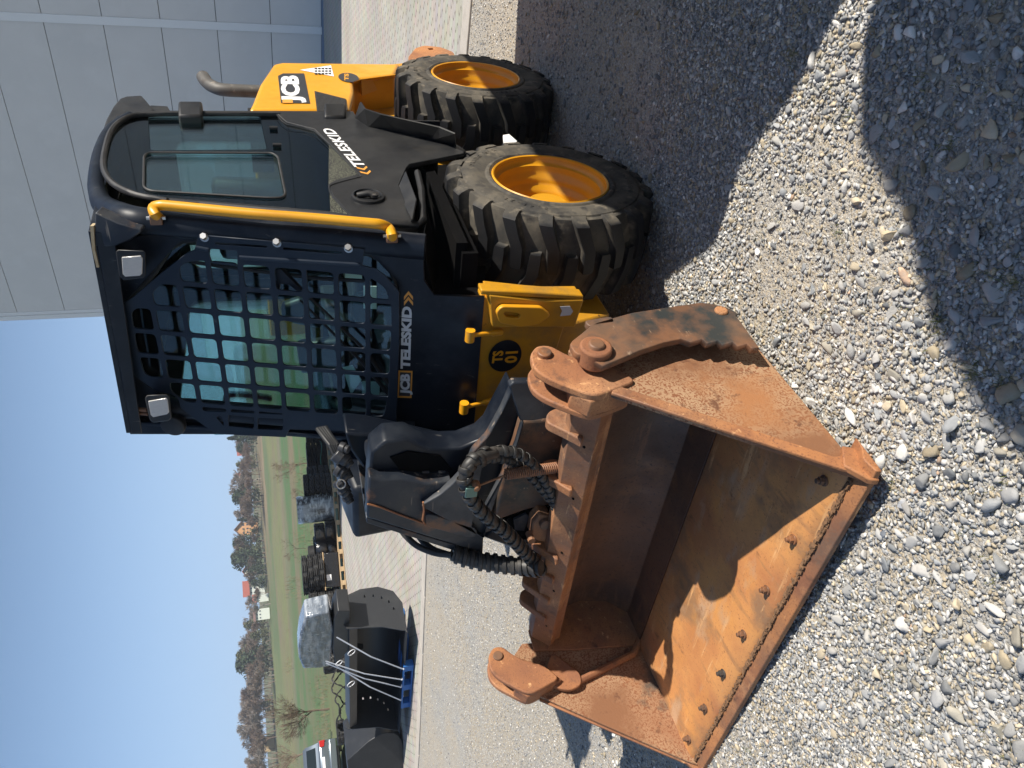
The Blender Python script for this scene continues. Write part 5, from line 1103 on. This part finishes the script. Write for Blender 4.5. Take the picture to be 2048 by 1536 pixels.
# film wrapped part on top of the bucket
K['wrap']=mat('clear_wrap_over_black',(.10,.12,.15),.12,var=[(4,.42,.62,(.30,.33,.37),6,(1,1,4)),(16,.62,.70,(.55,.58,.62),3,(4,4,.6))],bump=[(9,.7,.03),(24,.5,.01)],coat=.9)
wb=[(610,1236),(659,1224),(668,1262),(664,1300),(660,1333),(640,1337),(606,1338),(598,1318),(596,1302),(600,1270)]
q=MB(); pk=bk_@nb(.26,0,0); q.prism([pl(x,y,tuple(bk_),pk) for x,y in wb],tuple(bk_*.30)); wo=q.build('wrapped_part',K['wrap'],bevel=.03,seg=3); tag(wo,'machine part wrapped in clear crinkled film on top of the black bucket','machine part')
q=MB(); q.prism([pl(x,y,tuple(bk_),pk-.04) for x,y in [(668,1240),(676,1222),(700,1222),(698,1300),(672,1330),(665,1300)]],tuple(bk_*.35)); tag(q.build('mounting_frame',K['newblack'],bevel=.01),'black mounting frame between the black bucket and the film wrapped part','frame')
# ---- second black bucket at the frame edge
g2_=aG(812,1500); kk_=None
e2=np.array([.30,-.954,0.]); e2/=np.linalg.norm(e2); n2_=np.cross(e2,[0,0,1.]); 
pk=n2_@pl(806,1490,(0,0,1),GZ(g2_[0],g2_[1])+.02)
pts=[pl(x,y,tuple(n2_),pk) for x,y in [(694,1522),(736,1484),(758,1470),(772,1465.5),(788,1466),(797,1471),(804,1482),(812,1510),(816,1545),(818,1590),(700,1590),(697,1545)]]
sgn_=1 if n2_@(pts[0]-CAM)>0 else -1
o=MB().prism(pts,tuple(n2_*sgn_*.9)).build('dark_bucket',K['newblack'],bevel=.01); tag(o,'matt black rounded bucket cut off by the lower edge of the photo','bucket')
q=MB().prism([pl(x,y,tuple(n2_),pk+sgn_*.95) for x,y in [(708,1500),(716,1484),(735,1479),(740,1484),(728,1500)]],tuple(n2_*sgn_*.1)).build('rusty_lug',K['rust'],bevel=.01); tag(q,'small rusty lug showing behind the matt black rounded bucket','lug')
# ---- silver car
K['carpaint']=mat('silver_car_paint',(.22,.26,.30),.28,.7,coat=.8); K['carglass']=mat('car_glass',(.015,.022,.025),.08); K['tail']=mat('tail_lamp',(.45,.012,.01),.25,coat=.5)
Pc=aG(690,1470); Pc[2]=zr(math.hypot(Pc[0]-2.8,Pc[1]-1.2)); v_=Pc-CAM; az=math.atan2(v_[1],v_[0])
# local frame: x ahead (away from the camera), y to the left
car=empty('parked_car'); fw=np.array([math.cos(az+.10),math.sin(az+.10),0.]); lf=np.array([-fw[1],fw[0],0.]); 
# the near right corner of the car stands at Pc; image left is the car's left
org=Pc+lf*.92
def cp(x,y,z): return tuple(np.array([x*fw[0]+y*lf[0],x*fw[1]+y*lf[1],z]))
car.location=tuple(org); tag(car,'silver estate car seen from behind at the lower edge of the photo','car')
secs=[(0,.70,.80,.42,.95,.80),(.05,.86,.89,.30,1.0,.86),(.12,.90,.91,.26,1.02,.88),(.35,.91,.92,.22,1.03,.88),(2.2,.92,.92,.20,.99,.88),(3.6,.90,.90,.22,.95,.84),(4.3,.84,.85,.26,.80,.70),(4.45,.70,.72,.34,.68,.55)]
V_=[];
for (x,wl,wm,zb,zt,wt) in secs:
    V_+=[cp(x,s*w,z) for s,w,z in ((-1,wl*.9,zb),(-1,wm,(zb+zt)/2),(-1,wt,zt),(1,wt,zt),(1,wm,(zb+zt)/2),(1,wl*.9,zb))]
n_=6;Fc=[tuple(range(5,-1,-1)),tuple((len(secs)-1)*6+i for i in range(6))]
for i in range(len(secs)-1):
    for k in range(6): Fc.append((i*6+k,i*6+(k+1)%6,(i+1)*6+(k+1)%6,(i+1)*6+k))
meshobj('body',V_,Fc,K['carpaint'],car,bevel=.04)
secs=[(.18,.84,.98,1.0),(.50,.76,1.0,1.50),(.62,.70,1.0,1.60),(2.4,.68,1.0,1.62),(3.1,.72,1.0,1.0+.02)]
V_=[cp(x,s*w,z) for (x,w,z0,z1) in secs for s,w,z in ((-1,.86,z0),(-1,w,z1),(1,w,z1),(1,.86,z0))]
Fc=[(3,2,1,0),tuple(16+i for i in range(4))]+[(i*4+k,i*4+(k+1)%4,(i+1)*4+(k+1)%4,(i+1)*4+k) for i in range(4) for k in range(4)]
meshobj('cabin',V_,Fc,K['carpaint'],car,bevel=.03)
meshobj('rear_window',[cp(.235,-.68,1.06),cp(.235,.68,1.06),cp(.46,.62,1.46),cp(.46,-.62,1.46),cp(.225,-.70,1.06),cp(.225,.70,1.06),cp(.445,.64,1.47),cp(.445,-.64,1.47)],[(0,1,2,3),(7,6,5,4),(0,4,5,1),(1,5,6,2),(2,6,7,3),(3,7,4,0)],K['carglass'],car)
meshobj('side_window',[cp(.75,-.80,1.06),cp(2.7,-.80,1.06),cp(2.4,-.715,1.50),cp(.80,-.735,1.50),cp(.75,-.82,1.06),cp(2.7,-.82,1.06),cp(2.4,-.735,1.50),cp(.80,-.755,1.50)],[(0,1,2,3),(7,6,5,4),(0,4,5,1),(1,5,6,2),(2,6,7,3),(3,7,4,0)],K['carglass'],car)
for s in (-1,1):
    MB().prism([cp(-.02,s*.88,.98),cp(-.02,s*.64,.96),cp(-.02,s*.66,.80),cp(-.02,s*.89,.76)],tuple(fw*.2)).build('tail_lamp',K['tail'],car,bevel=.01)
    MB().prism([cp(-.04,s*.86,.50),cp(-.04,s*.62,.50),cp(-.04,s*.62,.45),cp(-.04,s*.86,.45)],tuple(fw*.1)).build('reflector',K['tail'],car)
MB().prism([cp(-.07,-.88,.62),cp(-.07,.88,.62),cp(-.05,.88,.34),cp(-.05,-.88,.34)],tuple(fw*.3)).build('bumper',K['carpaint'],car,bevel=.04)
MB().prism([cp(-.08,-.6,.33),cp(-.08,.6,.33),cp(-.06,.6,.27),cp(-.06,-.6,.27)],tuple(fw*.3)).build('lower_trim',K['black'],car)
MB().prism([cp(.0,-.30,.80),cp(.0,.30,.80),cp(.0,.30,.90),cp(.0,-.30,.90)],tuple(-fw*.02)).build('number_plate',K['white'],car)
for x in (.85,3.6):
    for s in (-1,1):
        a=np.array(cp(x,s*.93,.33)); b=np.array(cp(x,s*.70,.33)); w=MB(); w.tube([a,a*.9+b*.1,a*.1+b*.9,b],[.29,.33,.33,.29],28); wo=w.build('car_wheel',K['newrubber'],car,smooth=True); MB().tube([a+(a-b)*.03,a-(a-b)*.04],[.19,.20],20).build('hub_cap',K['steel'],wo)
MB().prism([cp(-.10,-.35,.30),cp(-.10,-.25,.30),cp(-.10,-.25,.26),cp(-.10,-.35,.26)],tuple(fw*.2)).build('tow_bracket',K['black'],car)
# ---- houses on the hill
K['roofred']=mat('red_roof_tiles',(.30,.085,.06),.8); K['roofbrown']=mat('brown_roof',(.17,.10,.085),.8); K['wallor']=mat('orange_render',(.66,.36,.17),.9); K['wallwh']=mat('white_render',(.62,.66,.60),.9); K['walltan']=mat('tan_boards',(.42,.32,.19),.9); K['win']=mat('house_window',(.05,.06,.08),.2)
def house(px,py,wpx,hpx,rpx,wall,roof,lab,ridge_x=True,r=None,yaw=0.):
    g=aG(px,py,60.); r0=math.hypot(g[0]-2.8,g[1]-1.2); 
    if r and r0>r: g=aR(px,py,r); r0=r
    sc=r0/F; w,h,rh=wpx*sc,hpx*sc,rpx*sc; az=faceaz(g)+yaw; fw=np.array([math.cos(az),math.sin(az),0]); lf=np.array([-fw[1],fw[0],0]); Z1=np.array([0,0,1.])
    e=empty('house',tuple(g)); tag(e,lab,'house'); d=w*.8
    MB().prism([-lf*w/2-Z1*2,lf*w/2-Z1*2,lf*w/2+Z1*h,-lf*w/2+Z1*h],tuple(fw*d)).build('wall',wall,e)
    if ridge_x: MB().prism([-lf*w*.56+Z1*(h-.02)-fw*.5,-lf*w*.56+Z1*(h+rh)+fw*d/2,-lf*w*.56+Z1*(h-.02)+fw*(d+.5)],tuple(lf*w*1.12)).build('roof',roof,e)
    else:
        MB().prism([-lf*w/2+Z1*(h-.02),lf*w/2+Z1*(h-.02),Z1*(h+rh)],tuple(fw*d)).build('gable',wall,e)
        for s in (-1,1): MB().prism([lf*s*w*.58+Z1*(h-rh*.16),Z1*(h+rh*1.02),Z1*(h+rh*1.16),lf*s*w*.60+Z1*(h-rh*.02)],tuple(fw*(d+1.))).build('roof',roof,e,loc=tuple(-fw*.5))
    for i in range(3):
        for j in range(2 if hpx>9 else 1):
            c=-lf*w*(.3-.3*i)+Z1*(h*(.28+.42*j))-fw*.06; MB().prism([c-lf*w*.05,c+lf*w*.05,c+lf*w*.05+Z1*h*.2,c-lf*w*.05+Z1*h*.2],tuple(fw*.05)).build('window',K['win'],e)
    return e
house(502,1056,24,17,12,K['wallor'],K['roofbrown'],'orange rendered house with a dark roof on the skyline',False,r=260)
house(510,1140,20,14,8,K['wallwh'],K['roofred'],'pale green-white house with a small red roof among dark bushes',False,r=250)
house(515,1175,26,14,13,K['wallwh'],K['roofred'],'house with the largest bright red roof on the hill',True,r=250)
house(522,1196,14,8,8,K['wallwh'],K['roofred'],'small red roofed outbuilding right below the large red roof',True,r=240)
house(526,1228,20,13,5,K['wallwh'],K['roofbrown'],'low white house at the edge of the bare trees',True,r=240)
house(534,1488,26,8,16,K['walltan'],K['walltan'],'tan barn roof half hidden by bare trees near the lower edge',True,r=250)
house(492,902,14,8,9,K['wallwh'],K['roofred'],'faint red roof among the trees nearest the loader cab',True,r=300)
house(490,953,14,8,9,K['wallwh'],K['roofred'],'faint red roof behind the brown tree crowns left of the grey bare tree',True,r=300)
# ---- trees
K['bark']=mat('bare_branches',(.16,.12,.09),.95); K['barkgrey']=mat('grey_twigs',(.25,.215,.19),.95); K['barkred']=mat('reddish_twigs',(.17,.118,.088),.95)
K['needle']=mat('dark_needles',(.030,.050,.026),.9,var=[(3,.45,.7,(.055,.08,.03))]); K['ivy']=mat('dull_green_leaves',(.075,.095,.04),.9,var=[(3,.45,.7,(.13,.10,.05))])
def bare(name,H,spread,seed,depth=5,m=None,nb_=3,thick=.035,lean=(0,0),twigw=.0016):
    rnd=random.Random(seed); tr=MB(); cr=MB()
    def br(p,d,L_,r,lev):
        d=d/np.linalg.norm(d); pts=[p]; n=3 if lev<depth-1 else 2; q=p.copy()
        for i in range(n):
            d=d+np.array([rnd.gauss(0,.13),rnd.gauss(0,.13),rnd.gauss(.05,.07)]); d/=np.linalg.norm(d); q=q+d*L_/n; pts.append(q)
        tgt=tr if lev<=1 else cr
        if lev<=2: tgt.tube(pts,[r*(1-.45*i/n) for i in range(n+1)],5,caps=False)
        else:
            w=np.cross(d,np.array([rnd.gauss(0,1),rnd.gauss(0,1),rnd.gauss(0,1)])); w/=np.linalg.norm(w)+1e-9; rr=max(r,H*twigw)
            for i in range(n):
                a,b=pts[i],pts[i+1]; cr.add([a-w*rr,a+w*rr,b+w*rr*.6,b-w*rr*.6],[(0,1,2,3)])
        if lev<depth:
            k=nb_+(1 if lev>1 else 0)+rnd.randint(0,1)
            for j in range(k):
                t=rnd.uniform(.35,1) if lev>0 else rnd.uniform(.45,1.0); i=min(int(t*n),n-1); b=pts[i]+(pts[i+1]-pts[i])*(t*n-i)
                az=rnd.uniform(0,6.283); tilt=rnd.uniform(.3,.85)*spread; s=np.cross(d,[math.cos(az),math.sin(az),.2]); s/=np.linalg.norm(s)+1e-9
                nd=d*math.cos(tilt)+s*math.sin(tilt); br(b,nd,L_*rnd.uniform(.55,.8),r*.5,lev+1)
            if lev>0: br(pts[-1],d,L_*.6,r*.5,lev+1)
    br(np.zeros(3),np.array([lean[0],lean[1],1.]),H*.36,H*thick*.5,0)
    e=empty(name); tr.build('trunk',m or K['bark'],e); cr.build('crown',m or K['bark'],e); return e
def conifer(name,H,Rr,seed,m,n=1400,shape=1.):
    rnd=np.random.RandomState(seed); e=empty(name); MB().cyl((0,0,0),(0,0,H*.9),H*.02,6,r2=H*.004).build('trunk',K['bark'],e); q=MB()
    for i in range(n):
        t=rnd.uniform(.08,1)**.8; rad=Rr*((1-t)**shape+.04)*rnd.uniform(.3,1.)*(.8+.3*math.sin(i*.7)); a=rnd.uniform(0,6.283); c=np.array([rad*math.cos(a),rad*math.sin(a),H*t]); s=H*rnd.uniform(.02,.045)
        u=rnd.normal(size=3);u/=np.linalg.norm(u);w=np.cross(u,rnd.normal(size=3));w/=np.linalg.norm(w); q.add([c-u*s,c+u*s,c+w*s*1.2-np.array([0,0,s*.6])],[(0,1,2)])
    q.build('crown',m,e); return e
def treeat(o,px,py,hpx,lab,grp,r=None,rz=0,first=False,kind='tree'):
    g=aG(px,py,20.); r0=math.hypot(g[0]-2.8,g[1]-1.2)
    if r: g=aR(px,py,r); r0=r
    h=hpx*r0/F
    if r:
        top=aR(px-hpx,py,r0)[2]; g[2]=zr(r0); h=max(2.,top-g[2])
    t=o if first else copytree(o); t.location=(g[0],g[1],g[2]-.03*h); t.scale=(h/10*(1.3 if 'far' in t.name else 1),h/10*(1.3 if 'far' in t.name else 1),h/10); t.rotation_euler=(0,0,rz); tag(t,lab,kind,grp); return t
# near bare trees behind the pallets, each its own
a=bare('bare_tree',10,1.15,3,5,K['bark'],2,.026,twigw=.0013); treeat(a,618,927,92,'spreading leafless tree right behind the strapped tyre stack',None,first=True)
a=bare('bare_tree',10,.9,8,4,K['bark'],2,.02); treeat(a,612,1097,68,'thin leafless sapling behind the black crate',None,first=True)
a=bare('bare_tree',10,.85,21,5,K['bark'],3,.030,twigw=.0012); treeat(a,662,1417,152,'tall leafless tree rising behind the heap of rubber tracks',None,first=True)
a=bare('bare_tree',10,.85,33,4,K['bark'],3,.026); treeat(a,650,1502,120,'leafless tree behind the roof of the silver car',None,first=True)
a=bare('bare_tree',10,1.1,44,4,K['bark'],3,.02); treeat(a,628,990,55,'low leafless shrub behind the shiny wrapped roll',None,first=True,kind='shrub')
bs=[bare('far_bare_tree',10,.9,s,5,m,3,.028,twigw=.004) for s,m in ((101,K['barkgrey']),(102,K['bark']),(103,K['barkred']))]
cs=[conifer('far_conifer',10,2.4,5,K['needle'],1100,.9),conifer('far_bush',10,4.2,6,K['needle'],1300,.35),conifer('far_ivy_tree',10,3.2,7,K['ivy'],1200,.45)]
lst=[ # px foot, py, height px, kind
 (512,872,56,'c0'),(510,882,48,'b2'),(514,893,40,'c1'),(515,905,36,'b2'),(518,915,40,'b1'),(517,925,44,'c2'),(516,936,50,'b1'),(515,948,40,'b2'),(514,958,60,'b0'),(512,968,62,'b0'),(512,980,50,'b1'),(513,992,48,'c1'),(514,1004,46,'b2'),(514,1015,44,'b1'),(512,1028,50,'b0'),(511,1036,36,'c0'),(512,1046,20,'b1'),
 (516,1082,50,'c1'),(517,1096,58,'b2'),(518,1107,56,'c2'),(518,1116,54,'c1'),(520,1128,38,'b1'),(521,1140,24,'c1'),(520,1152,40,'b1'),(522,1164,20,'c1'),(524,1186,26,'b1'),(524,1210,40,'b0'),(525,1222,34,'b2'),(524,1236,44,'b0'),(528,1246,40,'c2'),
 (530,1262,46,'b1'),(531,1272,50,'b2'),(532,1282,56,'b1'),(532,1292,62,'b0'),(533,1302,60,'c2'),(533,1312,58,'b1'),(534,1322,62,'c1'),(535,1332,52,'b1'),(535,1342,56,'b2'),(536,1352,50,'b0'),(536,1364,52,'b1'),(537,1376,62,'b1'),(538,1388,66,'b0'),(538,1400,70,'b2'),(539,1412,70,'b1'),(539,1424,72,'b0'),(540,1437,70,'b1'),(540,1450,74,'b0'),(541,1463,68,'b1'),(541,1476,50,'b2'),(542,1508,52,'b1'),(542,1520,60,'b0'),(543,1533,66,'b1'),(544,1546,66,'b2'),
 (535,1287,34,'b2'),(536,1307,36,'b2'),(537,1327,34,'b1'),(538,1347,34,'b2'),(539,1392,44,'b2'),(540,1430,46,'b2'),(541,1456,46,'b2'),(529,1254,34,'b2'),(530,1268,30,'c2'),(533,1298,26,'b1'),(534,1316,30,'b1'),(536,1338,28,'b1'),(537,1358,34,'b2'),(538,1370,38,'b0'),(539,1383,40,'b1'),(540,1406,46,'c2'),(541,1418,48,'b2'),(542,1445,50,'b1'),(543,1470,44,'b1'),(543,1498,34,'b2'),(544,1527,44,'b0'),(510,888,30,'b2'),(513,910,28,'b2'),(514,922,30,'b2'),(515,942,34,'b1'),(516,964,34,'b2'),(516,975,34,'b2'),(516,988,30,'b1'),(516,1000,30,'b2'),(517,1022,30,'b1'),(519,1060,16,'c1'),(514,1040,26,'b2'),(516,1075,20,'b1')]
used={}
nm={'c0':('pointed dark conifer','far_conifer'),'c1':('rounded dark evergreen','b'),'c2':('dull green ivy clad tree','b'),'b0':('pale grey leafless tree','b'),'b1':('brown leafless tree','b'),'b2':('reddish leafless tree','b')}
for i,(px,py,h,k) in enumerate(lst):
    src=(bs if k[0]=='b' else cs)[int(k[1])]; fst=k not in used; used[k]=1
    where='on the skyline right of the cab' if py<1000 else ('around the orange house' if py<1085 else ('beside the red roofed houses' if py<1250 else ('in the long wood beyond the field' if py<1440 else 'above the silver car')))
    treeat(src,px,py,h*1.06,f'{nm[k][0]} {where}',f'{nm[k][0]}s {where}',r=225+((i*37)%40),rz=i*1.7,first=fst)
# scrub and stray twigs over the near meadow
K['scrub']=mat('dry_scrub',(.19,.135,.09),.95,var=[(2,.4,.7,(.12,.13,.05))])
q=MB()
for i in range(6500):
    px=RS.uniform(575,665); py=RS.uniform(850,1536)
    if nz2(np.array([px*1.]),np.array([py*1.]),38.,9)[0]<.50: continue
    g=aG(px,py,20.); r0=math.hypot(g[0]-2.8,g[1]-1.2)
    if r0<29: continue
    d=np.array([RS.normal(0,.35),RS.normal(0,.35),1.]); L_=r0*RS.uniform(3,11)/F; w=np.array([-d[1],d[0],0.])+RS.normal(0,.3,3); w/=np.linalg.norm(w); w*=.00045*r0*.6; q.add([g-w,g+w,g+d*L_],[(0,1,2)])
tag(q.build('dry_scrub',K['scrub']),kind='stuff')

# ---- thin air between here and the hill
hz=bpy.data.materials.new('thin_haze'); hz.use_nodes=True; _n=hz.node_tree; _n.nodes.remove(_n.nodes['Principled BSDF']); _v=_n.nodes.new('ShaderNodeVolumePrincipled'); _v.inputs['Color'].default_value=(.86,.92,1,1); _v.inputs['Density'].default_value=.0007; _v.inputs['Anisotropy'].default_value=.2; _n.links.new(_v.outputs[0],_n.nodes['Material Output'].inputs['Volume'])
hb=MB().box((-1600,-1600,-2.5),(1600,1600,60)).build('haze',hz); tag(hb,kind='stuff')
